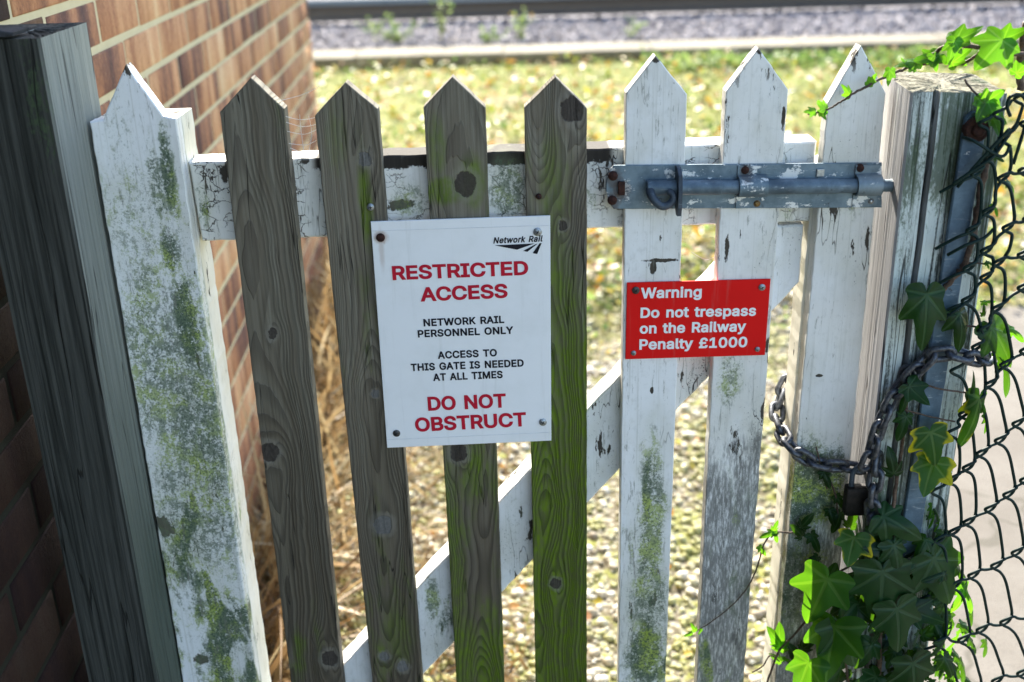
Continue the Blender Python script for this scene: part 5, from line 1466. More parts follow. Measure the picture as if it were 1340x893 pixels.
for poly in ([(305, 462), (890, 434), (632, 525)], [(722, 542), (782, 557), (932, 438), (905, 444)], [(860, 577), (926, 589), (992, 428), (962, 430)]):
    k = len(lg.v)
    lg.v += [c6p(*p) for p in poly]
    lg.f.append(tuple(range(k, k + len(poly))))
mk("emblem", lg, M["ink_black"], sg)
for (a, b, c, d) in ((487.5, 302.5, 719, 295), (507, 575.5, 720, 566)):
    p0, p1 = pix(a, b, SY), pix(c, d, SY)
    cm = MB()
    cm.tube([(p0.x, SY - .0001, p0.z), (p1.x, SY - .0001, p1.z)], 0.00035, 5)
    mk("border_crease", cm, M["crease"], sg)
for (a, b, r_, m_) in ((498, 311, .0052, "rust"), (703.5, 303.5, .0050, "zinc"), (519, 567, .0046, "dark_screw"), (710.5, 552.5, .0048, "zinc")):
    screw("screw", pix(a, b, SY), r_, M[m_], sg, slot=m_ != "rust")

# red sign
RYs = -0.0034
rs = MB()
cor = [pix(820.5, 370.5, RYs), pix(1008.5, 365.5, RYs), pix(1001, 465, RYs), pix(818.5, 470.5, RYs)]
rs.slab([(p.x, p.z) for p in cor], RYs, RYs + 0.0022, 0.0004)
M["red_sign"] = worn_sign("sign_red", (0.72, 0.006, 0.006), [])
rg = mk("warning_sign", rs, M["red_sign"], origin=(.225, RYs, .95))
tag(rg, "small bright red sign reading Warning in white letters, below the bolt", "sign")
T2 = RYs - 0.0005
w_ = dict(bold=28, track=14)
lettering("white_lettering", [
    ("Warning", (838.5, 391.0), (918, 389.0), 14.0, w_),
    ("Do not trespass", (838, 416.5), (989, 413.5), 13.6, w_),
    ("on the Railway", (837, 437.0), (976, 434.0), 13.6, w_),
    ("Penalty £1000", (836.5, 458.0), (977.5, 454.5), 13.6, w_)], M["ink_white"], rg, T2)
for (a, b, r_, m_) in ((832, 380, .0046, "dark_screw"), (997, 376, .0042, "zinc"), (829, 462, .0032, "zinc"), (991, 457, .0032, "zinc")):
    screw("screw", pix(a, b, RYs), r_, M[m_], rg)


# ------------------------------------------------------------------ chain and padlock
def spline(pts, step=None, n=8):
    pts = [Vector(p) for p in pts]
    o = []
    for i in range(len(pts) - 1):
        p0, p1, p2, p3 = pts[max(i - 1, 0)], pts[i], pts[i + 1], pts[min(i + 2, len(pts) - 1)]
        for t in np.linspace(0, 1, n + 1)[:-1]:
            o.append(0.5 * ((2 * p1) + (-p0 + p2) * t + (2 * p0 - 5 * p1 + 4 * p2 - p3) * t * t + (-p0 + 3 * p1 - 3 * p2 + p3) * t ** 3))
    o.append(pts[-1])
    if step:
        d = [0.0]
        for a, b in zip(o, o[1:]):
            d.append(d[-1] + (b - a).length)
        k = max(1, round(d[-1] / step))
        r_, j = [], 0
        for i in range(k + 1):
            t = d[-1] * i / k
            while j < len(d) - 2 and d[j + 1] < t:
                j += 1
            u = (t - d[j]) / max(1e-9, d[j + 1] - d[j])
            r_.append(o[j].lerp(o[j + 1], u))
        return r_
    return o


CH = empty("steel_chain", pix(1128, 612, -0.02))
tag(CH, "dull grey steel chain looped round the closing edge of the gate and the cracked post", "chain")
WR, LL, LW = 0.0037, 0.0355, 0.0225      # wire radius, outer length and width of a link


def links(path, start=0, tw=0.0):
    pts = spline(path, LL - 4 * WR + 0.0012, 10)
    for i in range(len(pts) - 1):
        a, b = pts[i], pts[i + 1]
        d = (b - a).normalized()
        side = d.cross(Vector((0, -1, 0)))
        if side.length < 0.1:
            side = d.cross(Vector((0, 0, 1)))
        side.normalize()
        nrm = d.cross(side).normalized()
        an = (0.25 if (i + start) % 2 else 0.25 + math.pi / 2) + tw + random.uniform(-.18, .18)
        u = side * math.cos(an) + nrm * math.sin(an)
        c = (a + b) / 2
        hl, hw = LL / 2 - WR, LW / 2 - WR
        loop = []
        for k in range(28):
            t = 2 * math.pi * k / 28
            cx_, sx_ = math.cos(t), math.sin(t)
            # stadium
            px_ = (hl - hw) * (1 if cx_ > 0 else -1) + hw * cx_ if abs(cx_) > 1e-6 else 0
            loop.append(c + d * px_ + u * (hw * sx_))
        mb_ = MB()
        mb_.tube(loop, WR, 9, closed=True)
        mk("link", mb_, M["chain"], CH, origin=c, smooth=180)


def pl_(lst):
    return [pix(a, b, y) for a, b, y in lst]


links(pl_([(1046, 480, .090), (1032, 497, .088), (1021, 520, .074), (1016, 543, .050), (1023, 566, .020), (1036, 586, -.008), (1057, 602, -.014), (1080, 609, -.016), (1104, 610, -.018), (1128, 614, -.024)]))
links(pl_([(1132, 612, -.052), (1142, 588, -.056), (1149, 562, -.058), (1160, 538, -.058), (1173, 514, -.058), (1188, 496, -.058), (1203, 481, -.060), (1216, 467, -.064), (1234, 461, -.068), (1259, 465, -.072), (1284, 472, -.070), (1294, 466, -.052)]), 1)
links(pl_([(1150, 596, -.050), (1147, 620, -.058), (1142, 650, -.060), (1142, 680, -.058), (1139, 714, -.058)]), 0, 0.5)
links(pl_([(1184, 503, -.050), (1192, 480, -.052), (1206, 470, -.053)]), 0, 0.8)

PDL = empty("padlock", pix(1124, 668, -0.03))
tag(PDL, "dark rusty padlock hanging where the chain ends meet", "padlock")
pb = MB()
pc = pix(1124, 652, -.034)
pb.box(pc.x - .0185, pc.x + .0185, pc.y - .0085, pc.y + .0085, pc.z - .022, pc.z + .018, .004)
mk("body", pb, M["padlock"], PDL, smooth=40)
sh = MB()
arc = [(pc.x - .0115, pc.y, pc.z + .016), (pc.x - .0115, pc.y, pc.z + .030)] + \
      [(pc.x - .0115 * math.cos(t), pc.y, pc.z + .034 + .0115 * math.sin(t)) for t in np.linspace(0, math.pi, 12)] + \
      [(pc.x + .0115, pc.y, pc.z + .030), (pc.x + .0115, pc.y, pc.z + .016)]
sh.tube(arc, .0034, 10)
mk("shackle", sh, M["hasp"], PDL, smooth=50)

# ------------------------------------------------------------------ chain link fence
FN = empty("mesh_fence", pix(1222, 420, -.05))
tag(FN, "dark green wire mesh fence stretched from a flat steel bar on the cracked post", "fence")
FY = -0.070
bar = MB()
bt, bm_ = pix(1277, 158, -.052), pix(1209, 590, -.052)
bx = lambda zz: bt.x + (bm_.x - bt.x) * (zz - bt.z) / (bm_.z - bt.z)
hw_ = .0125
bar.slab([(bx(.05) - hw_, .05), (bx(.05) + hw_, .05), (bt.x + hw_, bt.z + .002), (bt.x + hw_ * .5, bt.z + .010), (bt.x - hw_ * .5, bt.z + .010), (bt.x - hw_, bt.z + .002)], -.0535, -.0475, .0012)
mk("tension_bar", bar, M["tension"], FN)
ey = MB()
pe = pix(1277, 169, -.054)
ey.cyl((pe.x, pe.y + .004, pe.z), (0, -1, 0), .014, .010, 24)
ey.cyl((pe.x, pe.y - .0062, pe.z), (0, -1, 0), .007, .005, 16, .001)
mk("coach_bolt", ey, M["rust"], FN, smooth=40)

rows = [
    {3: (1284, 160), 4: (1303, 148), 5: (1330, 128)},
    {3: (1274, 226), 4: (1290, 205), 5: (1310, 180), 6: (1338, 160)},
    {3: (1268, 300), 4: (1289, 276), 5: (1309, 232), 6: (1336, 222)},
    {3: (1264, 350), 4: (1287, 327), 5: (1315, 297), 6: (1342, 285)},
    {3: (1262, 392), 4: (1286, 362), 5: (1303, 343), 6: (1335, 332)},
    {2: (1247, 484), 3: (1275, 453), 4: (1283, 431), 5: (1301, 403), 6: (1335, 375), 7: (1362, 362)},
    {1: (1243, 565), 2: (1258, 541), 3: (1276, 524), 4: (1292, 502), 5: (1312, 476), 6: (1338, 458), 7: (1366, 446)},
    {0: (1222, 642), 1: (1242, 627), 2: (1263, 611), 3: (1281, 592), 4: (1305, 575), 5: (1328, 553), 6: (1352, 540), 7: (1380, 528)},
    {0: (1225, 706), 1: (1245, 695), 2: (1264, 682), 3: (1292, 665), 4: (1316, 646), 5: (1338, 627), 6: (1364, 614), 7: (1392, 602)},
    {0: (1225, 771), 1: (1246, 765), 2: (1270, 752), 3: (1300, 739), 4: (1327, 722), 5: (1352, 706), 6: (1380, 694)},
    {0: (1225, 840), 1: (1257, 836), 2: (1281, 823), 3: (1312, 813), 4: (1345, 805), 5: (1374, 790)},
    {0: (1242, 908), 1: (1272, 902), 2: (1301, 890), 3: (1334, 880), 4: (1366, 870)},
    {0: (1250, 975), 1: (1285, 968), 2: (1318, 957), 3: (1352, 948)},
]
ystep = lambda a: FY - 0.00005 * (a - 1225)


def chaikin(p, k=3):
    p = [Vector(q_) for q_ in p]
    for _ in range(k):
        o = [p[0]]
        for a, b in zip(p, p[1:]):
            o += [a * .75 + b * .25, a * .25 + b * .75]
        p = o + [p[-1]]
    return p


mesh = MB()


def W(a, b, dy=0.0):
    return pix(a, b, ystep(a) + dy)


# each wire: along the row to the left, then down to the next row, then left again ...
done = set()
for r0 in range(len(rows)):
    for i0 in sorted(rows[r0]):
        if (r0, i0) in done:
            continue
        r_, i_ = r0, i0
        pts = []
        if i0 + 1 in rows[r0]:
            nb_ = rows[r0][i0 + 1]
            pts += [W(nb_[0] - 6, nb_[1] + 3, .001)]
        ok = True
        while ok:
            a, b = rows[r_][i_]
            done.add((r_, i_))
            pts += [W(a + 15, b - 7, -.002), W(a + 1, b - 1, -.004), W(a - 4, b + 2, .0), W(a + 1, b + 6, .003), W(a + 9, b + 9, .003)]
            if r_ + 1 < len(rows) and i_ in rows[r_ + 1]:
                a2, b2 = rows[r_ + 1][i_]
                done.add(("d", r_, i_))
                L_ = b2 - b
                pts += [W(a * .72 + a2 * .28 + 13, b * .72 + b2 * .28, .001), W(a * .35 + a2 * .65 + 14, b * .35 + b2 * .65, 0), W(a2 + 13, b2 - 9, .001), W(a2 + 9, b2 + 0, .003), W(a2 + 1, b2 + 5, .002)]
                r_ += 1
                if i_ - 1 in rows[r_]:
                    a3, b3 = rows[r_][i_ - 1]
                    pts += [W(a2 * .6 + a3 * .4, b2 * .6 + b3 * .4 + 2, .0)]
                    i_ -= 1
                else:
                    pts += [W(a2 - 12, b2 + 9, .0), W(a2 - 26, b2 + 16, .006), W(a2 - 44, b2 + 26, .012)]
                    ok = False
            else:
                ok = False
        mesh.tube(chaikin(pts), .0019, 8)
# stray ends crossing the bar
for ends in ([(1247, 241, 0), (1275, 222, -.004), (1300, 205, -.006), (1318, 180, 0)], [(1253, 245, .006), (1280, 213, -.004), (1322, 168, -.008)],
             [(1240, 334, .008), (1262, 322, -.002), (1287, 312, 0), (1300, 300, .002)], [(1230, 419, .008), (1246, 410, -.002), (1262, 398, 0)],
             [(1260, 180, .01), (1275, 185, -.006), (1310, 205, -.005), (1322, 190, 0)],
             [(1322, 152, 0), (1318, 140, -.004), (1321, 128, -.006), (1332, 124, -.006), (1341, 130, -.004), (1345, 150, 0), (1326, 215, .002)]):
    mesh.tube(spline([W(*e) for e in ends], n=6), .0019, 8)
mk("wire_mesh", mesh, M["wire"], FN, smooth=180)

# ------------------------------------------------------------------ cobwebs
for k, (lst, lab) in enumerate((([((372, 152), (395, 157), (420, 152)), ((374, 160), (396, 166), (414, 163)), ((376, 172), (398, 176), (414, 170)), ((378, 188), (400, 190), (414, 184)), ((380, 194), (398, 200), (415, 196)), ((392, 150), (394, 172), (398, 200)), ((404, 152), (408, 175), (404, 198)), ((366, 132), (396, 124), (420, 112))],
                                "fine spider web strung between the second and third grey pickets"),
                               ([((950, 355), (962, 345), (975, 338)), ((940, 375), (955, 352), (976, 320)), ((905, 330), (925, 340), (945, 330))], "fine spider web strands below the bolt between white pickets"))):
    mb = MB()
    for s_ in lst:
        mb.tube(spline([pix(a, b, .004 + .01 * (i == 1)) for i, (a, b) in enumerate(s_)], n=6), .00022, 4)
    o = mk("cobweb", mb, M["web"], origin=pix(*lst[0][0], 0))
    tag(o, lab, "cobweb")


# ------------------------------------------------------------------ ivy
def ivy_leaf(lobe=1.0, curl=0.25, fold=0.35, wob=0.0, low=1.0, skew=0.0, cup=0.0):
    """leaf in local (u, v): stalk at 0, tip at v=1. Returns V, F (tris/quads as tris), uv, rim"""
    ctrl = [(0, -0.02), (14, .0), (40, .0)]
    # outline in polar steps round the stalk end: (angle from tip direction, radius)
    oc = [(0, 1.0), (9, .84), (20, .60), (31, .50), (41, .58), (49, .70), (55, .66), (66, .50), (78, .40), (90, .42), (101, .46), (112, .42), (130, .33), (152, .24), (172, .10), (180, .05)]
    half = []
    A = [a for a, _ in oc]
    Rr = [r * (1 if a < 31 or a > 90 else (1 - (1 - lobe) * 0.35)) for a, r in oc]
    Rr = [r * (low if a > 90 else 1) for (a, _), r in zip(oc, Rr)]
    dense = np.concatenate([np.arange(0, 180, 4.0), [180]])
    rd = np.interp(dense, A, Rr)
    full = [(t, r) for t, r in zip(dense, rd)] + [(-t, r) for t, r in list(zip(dense, rd))[-2:0:-1]]
    nr = 6
    V, UV, rim = [(0, 0, 0)], [(0, 0)], [0.0]
    m = len(full)
    for k in range(1, nr + 1):
        s_ = (k / nr)
        for (t, r) in full:
            th = R(t)
            rr = r * s_
            rr *= 1 + skew * math.sin(th) + 0.03 * math.sin(7 * th + 11 * skew)
            u, v = math.sin(th) * rr, math.cos(th) * rr
            z_ = -fold * (math.sqrt(u * u + 0.01) - 0.1) * 0.8 - curl * max(0, v) ** 2 * 0.5
            z_ += 0.012 * math.sin(abs(t) * 0.10) * s_ + wob * math.sin(5 * u + 3 * v) + cup * rr * rr
            V.append((u, v, z_))
            UV.append((u, v))
            rim.append(s_)
    Fc = []
    for i in range(m):
        j = (i + 1) % m
        Fc.append((0, 1 + j, 1 + i))
    for k in range(nr - 1):
        for i in range(m):
            j = (i + 1) % m
            a, b = 1 + k * m + i, 1 + k * m + j
            c, d = 1 + (k + 1) * m + j, 1 + (k + 1) * m + i
            Fc.append((a, b, c))
            Fc.append((a, c, d))
    return np.array(V), np.array(Fc), np.array(UV), np.array(rim)


LEAVES = [ivy_leaf(1.0, .35, .30, .02), ivy_leaf(.5, .6, .55, .05, .8, .12), ivy_leaf(.9, .1, .2, -.06, 1.1, -.10, .15), ivy_leaf(.1, .6, .5, .04, .75, .08),
          ivy_leaf(.3, .8, .7, -.05, .9, -.15), ivy_leaf(.8, .3, .1, .08, .7, .18, -.25), ivy_leaf(0, .3, .6, .03, .6, -.06, .2)]


class LeafSet:
    def __init__(s):
        s.V, s.L, s.UV, s.rim, s.rnd, s.n = [], [], [], [], [], 0

    def add(s, base, tip, nrm, proto, widen=1.0, rnd=None):
        """base, tip: world points; nrm: the way the upper side faces"""
        V, Fc, UV, rim = LEAVES[proto]
        base, tip, nrm = Vector(base), Vector(tip), Vector(nrm)
        d = tip - base
        L = d.length
        d.normalize()
        nz = (nrm - d * nrm.dot(d)).normalized()
        sx = d.cross(nz)
        Mx = np.array([sx[:], d[:], nz[:]]).T
        v = (V * np.array([L * widen, L, L])) @ Mx.T + np.array(base[:])
        s.V.append(v)
        s.L.append(Fc + s.n)
        s.UV.append(UV)
        s.rim.append(rim)
        s.rnd.append(np.full(len(V), random.random() if rnd is None else rnd))
        s.n += len(V)

    def build(s, name, mat, parent):
        if not s.n:
            return None
        L = np.concatenate(s.L)
        return mesh_np(name, np.concatenate(s.V), L.ravel(), np.full(len(L), 3), mat, {"rnd": np.concatenate(s.rnd), "rim": np.concatenate(s.rim)},
                       parent=parent, smooth=True, uv=np.concatenate(s.UV))


def leaf_px(S, b, t, y, yt=None, tilt=(0, 0), proto=None, widen=1.0, rnd=None):
    """leaf from stalk pixel to tip pixel at depth y; tilt turns its face sideways / upwards"""
    B, Tt = pix(*b, y), pix(*t, y if yt is None else yt)
    n = Vector((tilt[0], -1, 0.25 + tilt[1]))
    S.add(B, Tt, n, random.randrange(7) if proto is None else proto, widen, rnd)


iv = empty("ivy_plant", pix(1150, 893, -.04))
tag(iv, "dark green ivy climbing the foot of the cracked post, some leaves bright or yellowing", "ivy")
dk, lt, ye = LeafSet(), LeafSet(), LeafSet()
# leaves lit through from behind
leaf_px(lt, (1083, 758), (1054, 822), -.095, -.10, (-.35, 0), 0, 1.0)
leaf_px(dk, (1086, 757), (1119, 812), -.075, -.085, (.3, 0), 1)
leaf_px(lt, (1092, 820), (1080, 892), -.105, -.115, (-.25, .1), 2, .95)
leaf_px(dk, (1099, 816), (1126, 878), -.10, -.11, (.25, .1), 0)
leaf_px(lt, (1058, 868), (1040, 915), -.11, -.12, (-.3, .1), 2)
leaf_px(dk, (1155, 748), (1153, 824), -.095, -.11, (0, .2), 0, 1.12)
leaf_px(dk, (1170, 714), (1183, 768), -.085, -.10, (.2, .1), 3)
leaf_px(dk, (1174, 797), (1181, 860), -.105, -.115, (.1, .3), 0)
leaf_px(dk, (1156, 676), (1212, 706), -.075, -.09, (.2, .2), 1, 1.05)
leaf_px(dk, (1195, 800), (1236, 815), -.085, -.095, (.2, .3), 2)
leaf_px(dk, (1195, 868), (1200, 925), -.10, -.11, (.1, .3), 0)
leaf_px(ye, (1118, 704), (1108, 744), -.075, -.095, (-.1, .4), 2, 1.25)
leaf_px(dk, (1222, 731), (1252, 795), -.078, -.088, (.25, .1), 0, 1.1)
leaf_px(lt, (1262, 768), (1253, 808), -.066, -.072, (.3, 0), 3, .8)
leaf_px(lt, (1262, 770), (1281, 806), -.064, -.07, (.5, 0), 3, .5)
leaf_px(dk, (1249, 740), (1275, 772), -.066, -.07, (.6, 0), 3, .6)
leaf_px(ye, (1282, 521), (1265, 594), -.078, -.09, (.1, 0), 3, .62)
leaf_px(dk, (1270, 528), (1283, 492), -.074, -.08, (.5, 0), 3, .5)
leaf_px(lt, (1284, 522), (1296, 548), -.072, -.078, (.6, 0), 3, .5)
leaf_px(dk, (1290, 545), (1296, 570), -.070, -.07, (.6, 0), 3, .5)
leaf_px(ye, (1218, 566), (1228, 612), -.082, -.095, (.1, .1), 0, 1.25, .2)
leaf_px(ye, (1222, 606), (1207, 652), -.082, -.095, (-.1, .1), 2, 1.15, .6)
leaf_px(dk, (1213, 386), (1211, 462), -.075, -.095, (0, .2), 0, .78)
leaf_px(dk, (1256, 410), (1263, 461), -.070, -.085, (.2, .1), 1, .85)
leaf_px(dk, (1262, 432), (1268, 405), -.066, -.066, (.4, 0), 3, .7)
leaf_px(dk, (1298, 428), (1331, 482), -.070, -.08, (.3, .1), 0, .8, .9)
leaf_px(lt, (1320, 430), (1346, 446), -.066, -.07, (.4, .3), 3, .8)
leaf_px(dk, (1311, 464), (1334, 522), -.066, -.07, (.6, 0), 3, .45)
leaf_px(lt, (1286, 396), (1305, 393), -.05, -.05, (.2, .6), 3, .6)
leaf_px(dk, (1190, 506), (1217, 532), -.070, -.085, (.2, .2), 2)
leaf_px(dk, (1188, 512), (1180, 542), -.065, -.075, (-.2, .1), 1, .8)
leaf_px(dk, (1186, 545), (1178, 580), -.066, -.075, (0, .1), 3)
leaf_px(dk, (1170, 620), (1166, 590), -.066, -.07, (0, .1), 3)
leaf_px(lt, (1290, 344), (1297, 352), -.06, -.06, (.2, .3), 3, .7)
leaf_px(lt, (1300, 268), (1310, 284), -.05, -.05, (.2, .3), 3, .7)
for b, t in (((1291, 343), (1303, 347)), ((1287, 413), (1290, 400)), ((1318, 238), (1330, 252)), ((1300, 205), (1316, 210))):
    leaf_px(dk, b, t, -.058, -.062, (.2, .3), 3, .8)
# small climbers on the gate end
for b, t in (((1078, 618), (1088, 640)), ((1095, 650), (1108, 668)), ((1086, 668), (1092, 690)), ((1100, 672), (1092, 700)), ((1048, 690), (1062, 676)), ((1050, 702), (1040, 690)), ((1062, 700), (1075, 724)),
             ((1112, 690), (1118, 670)), ((1070, 730), (1058, 748)), ((1048, 870), (1036, 850)), ((1050, 850), (1066, 838))):
    leaf_px(dk, b, t, -.014, -.024, (random.uniform(-.4, .4), .3), 3, 1.0)
# dense dark mass at the foot
for k in range(170):
    a, b = random.gauss(1165, 42), random.uniform(690, 1010)
    a = min(max(a, 1072 + max(0, 800 - b) * .35), 1236)
    if b < 745 and a < 1130:
        b += 60
    y_ = random.uniform(-.084, -.046)
    an = random.gauss(0, 0.8)
    L_ = random.choice((random.uniform(15, 28), random.uniform(24, 44)))
    leaf_px(dk, (a, b), (a + math.sin(an) * L_, b + math.cos(an) * L_), y_, y_ - .012, (random.uniform(-.8, .8), random.uniform(-.3, .7)), None, random.uniform(.75, 1.1))
# trailing strands right of the post, lit from behind
for k in range(46):
    a, b = random.gauss(1243, 13), random.uniform(800, 1000)
    y_ = random.uniform(-.07, -.0)
    an = random.gauss(0.1, 0.5)
    L_ = random.uniform(16, 40)
    leaf_px(random.choice((lt, dk, dk)), (a, b), (a + math.sin(an) * L_, b + math.cos(an) * L_), y_, y_ - .005, (random.uniform(.2, .9), 0), 3, random.uniform(.4, .7))
for k in range(14):
    a, b = random.gauss(1226, 6), random.uniform(660, 740)
    leaf_px(random.choice((lt, dk)), (a, b), (a + random.uniform(-6, 8), b + random.uniform(12, 26)), -.05, -.055, (.4, 0), 3, .5)
# little shoots reaching to the left
for b, t in (((1012, 697), (995, 704)), ((1014, 697), (1018, 712)), ((1012, 694), (1018, 684)), ((994, 716), (1004, 728)), ((1022, 846), (1008, 826)), ((1020, 850), (1020, 822)), ((1022, 866), (1010, 858)), ((1024, 862), (1036, 866)),
             ((905, 829), (896, 833)), ((910, 826), (906, 818)), ((918, 824), (914, 831))):
    leaf_px(lt, b, t, -.02, -.024, (random.uniform(-.3, .3), .4), 3, .9)
sm_ = MB()


def stem(pts, r0, r1=None, n=7):
    q_ = spline([pix(*p) for p in pts], n=7)
    r1 = r0 if r1 is None else r1
    q_ = [p + Vector((random.uniform(-1, 1), random.uniform(-1, 1), random.uniform(-1, 1))) * r0 * 0.25 for p in q_]
    sm_.tube(q_, [r0 + (r1 - r0) * i / (len(q_) - 1) for i in range(len(q_))], n)


stem([(1294, 200, -.052), (1287, 232, -.056), (1279, 275, -.058), (1273, 310, -.060), (1262, 346, -.060), (1246, 366, -.058), (1230, 384, -.055), (1219, 400, -.052)], .0042, .0028)
stem([(1225, 412, -.055), (1252, 424, -.062), (1280, 428, -.066), (1298, 430, -.068)], .0016, .0010)
stem([(1264, 345, -.058), (1276, 344, -.058), (1289, 346, -.058)], .0011)
stem([(1150, 893, -.05), (1152, 820, -.06), (1150, 760, -.062), (1163, 700, -.062), (1172, 640, -.06), (1180, 590, -.058), (1186, 545, -.058), (1190, 505, -.06)], .0035, .0018)
stem([(1180, 556, -.06), (1200, 566, -.066), (1215, 567, -.074)], .0011)
stem([(1183, 536, -.06), (1215, 545, -.066), (1250, 552, -.068)], .0011)
stem([(1190, 495, -.06), (1225, 508, -.07), (1262, 514, -.07), (1281, 522, -.072)], .0012)
stem([(1130, 730, -.05), (1105, 745, -.065), (1083, 757, -.08)], .0018, .0012)
stem([(1110, 893, -.06), (1104, 850, -.08), (1094, 818, -.098)], .0018, .0013)
stem([(1082, 620, -.012), (1094, 650, -.014), (1098, 690, -.014), (1110, 730, -.02)], .0012)
stem([(1068, 585, -.008), (1074, 610, -.012), (1082, 640, -.012)], .0010)
stem([(1052, 690, -.012), (1036, 697, -.014), (1014, 697, -.018), (1000, 712, -.018), (990, 745, -.012), (976, 772, -.006), (955, 795, -.005), (925, 818, -.005), (896, 833, -.008)], .0013, .0007)
stem([(1085, 770, -.02), (1066, 800, -.022), (1040, 830, -.026), (1020, 852, -.03), (1004, 893, -.034), (998, 920, -.03)], .0017, .0014)
stem([(1020, 866, -.026), (1008, 858, -.026), (998, 872, -.026), (984, 880, -.026)], .0010)
mk("stem", sm_, M["stem"], iv, smooth=180)
dk.build("leaves", M["ivy"], iv)
o = lt.build("sunlit_leaves", M["ivy_light"], iv)
o["label"] = "bright green ivy leaves with sun shining through"
o = ye.build("turning_leaves", M["ivy_yellow"], iv)
o["label"] = "ivy leaves with yellow edges"

# trailing spray over the post top
sp = empty("ivy_spray", pix(1262, 85, .0))
tag(sp, "ivy spray with broad green leaves trailing over the top of the cracked post", "ivy")
dk, lt = LeafSet(), LeafSet()
sm_ = MB()
stem([(1352, 72, -.01), (1318, 70, -.02), (1290, 64, -.03), (1262, 60, -.03), (1240, 60, -.02), (1222, 70, -.01), (1196, 84, -.01), (1180, 92, -.014), (1150, 105, -.02), (1118, 122, -.024), (1100, 134, -.022), (1080, 144, -.02), (1058, 150, -.018)], .0030, .0009)
stem([(1206, 84, .01), (1232, 81, .0), (1256, 84, -.01), (1272, 77, -.02), (1283, 68, -.03)], .0022, .0018)
stem([(1344, 30, -.0), (1338, 62, -.0), (1335, 90, -.0), (1336, 118, .0)], .0050, .0042)
for b, t, y_, S_, w_, tl_ in (((1311, 53), (1284, 82), -.045, dk, 1.15, (0, .7)), ((1313, 52), (1340, 40), -.04, lt, .9, (.2, .5)), ((1316, 58), (1322, 84), -.03, lt, .8, (0, .3)),
                              ((1251, 53), (1281, 39), -.03, dk, .8, (-.1, .8)), ((1249, 54), (1243, 78), -.032, dk, .75, (-.4, .2)), ((1225, 72), (1200, 80), -.012, lt, .8, (-.2, .6)),
                              ((1222, 73), (1226, 89), -.016, dk, .9, (0, .5)), ((1246, 82), (1270, 64), -.012, lt, .6, (0, .4)), ((1250, 80), (1275, 74), -.008, lt, .5, (0, .6)),
                              ((1200, 82), (1178, 84), -.012, dk, .6, (0, .9)), ((1193, 88), (1180, 79), -.012, lt, .5, (0, .9)), ((1165, 92), (1163, 108), -.02, dk, .7, (-.3, .2)),
                              ((1080, 142), (1070, 134), -.02, dk, .8, (0, .3)), ((1066, 146), (1056, 146), -.02, dk, .7, (0, .3)), ((1074, 146), (1080, 156), -.02, dk, .7, (0, .3)),
                              ((1112, 124), (1105, 114), -.022, lt, .7, (0, .3)), ((1138, 110), (1146, 98), -.022, dk, .6, (0, .5)),
                              ((1292, 132), (1278, 159), -.062, dk, .95, (-.1, .1)), ((1288, 136), (1314, 118), -.062, dk, .9, (.2, .2)), ((1296, 138), (1314, 166), -.062, dk, .8, (.2, .1)), ((1302, 150), (1308, 182), -.058, dk, .7, (.3, .1)),
                              ((1330, 96), (1345, 80), -.02, dk, .8, (.1, .3))):
    g_ = 1.28 if y_ > -.055 else 1.1
    leaf_px(S_, b, (b[0] + (t[0] - b[0]) * g_, b[1] + (t[1] - b[1]) * g_), y_, y_ - .008, tl_, random.choice((0, 2)), w_ * 1.05, random.uniform(.3, 1))
stem([(1262, 104, -.05), (1272, 118, -.054), (1288, 132, -.058)], .0012)
mk("stem", sm_, M["stem"], sp, smooth=180)
M["ivy_top"] = ivy_mat("ivy_leaf_mid", (0.035, 0.11, 0.025), (0.075, 0.18, 0.035), (0.16, 0.26, 0.12), trans=.45)
dk.build("leaves", M["ivy_top"], sp)
lt.build("sunlit_leaves", M["ivy_light"], sp)

# ------------------------------------------------------------------ gravel, grass, straw, fallen leaves behind the gate
protos = []
for k in range(8):
    V, Fc = ico(1)
    V = V * (1 + 0.4 * (rng.random((len(V), 1)) - 0.5)) * np.array([1, rng.uniform(.65, 1), rng.uniform(.45, .75)])
    protos.append((V, Fc))


def area(n, y0, y1, x0f, x1f, power=1.0):
    y = y0 + (y1 - y0) * rng.random(n) ** power
    t = rng.random(n)
    x = x0f(y) + (x1f(y) - x0f(y)) * t
    return x, y


xl = lambda y: wall_x(y) + 0.02 + np.where(y > YE, -2.2, 0.0) * np.clip((y - YE) / 1.5, 0, 1)
xr = lambda y: 0.45 * (y + 1.6)
n = 15000
x, y = area(n, 0.35, 3.4, xl, lambda y: np.minimum(xr(y), 1.0 + np.where(y > 3.0, 9, 0)), 1.15)
P_ = np.stack([x, y, gz(x, y) + 0.002], -1)
s_ = (0.0045 + 0.013 * rng.random(n) ** 2.2)[:, None] * np.ones((1, 3))
V, L, C, A, _ = scatter(protos, P_, rot_euler(rng.uniform(-.5, .5, n), rng.uniform(-.5, .5, n), rng.uniform(0, 6.28, n)), s_, rng.random(n))
tag(mesh_np("gravel", V, L, C, M["pebble"], {"rnd": A}), "pale flint gravel with yellow moss on the ground behind the gate", "gravel", kind="stuff")


def blade_proto(bend, w, k=5):
    V, Fc = [], []
    for i in range(k + 1):
        t = i / k
        ww = w * (1 - t) ** 0.6
        V += [(-ww, bend * t * t, t * (1 - .25 * bend * t)), (ww, bend * t * t, t * (1 - .25 * bend * t))]
    for i in range(k):
        Fc.append((2 * i, 2 * i + 1, 2 * i + 3, 2 * i + 2))
    return np.array(V), np.array(Fc)


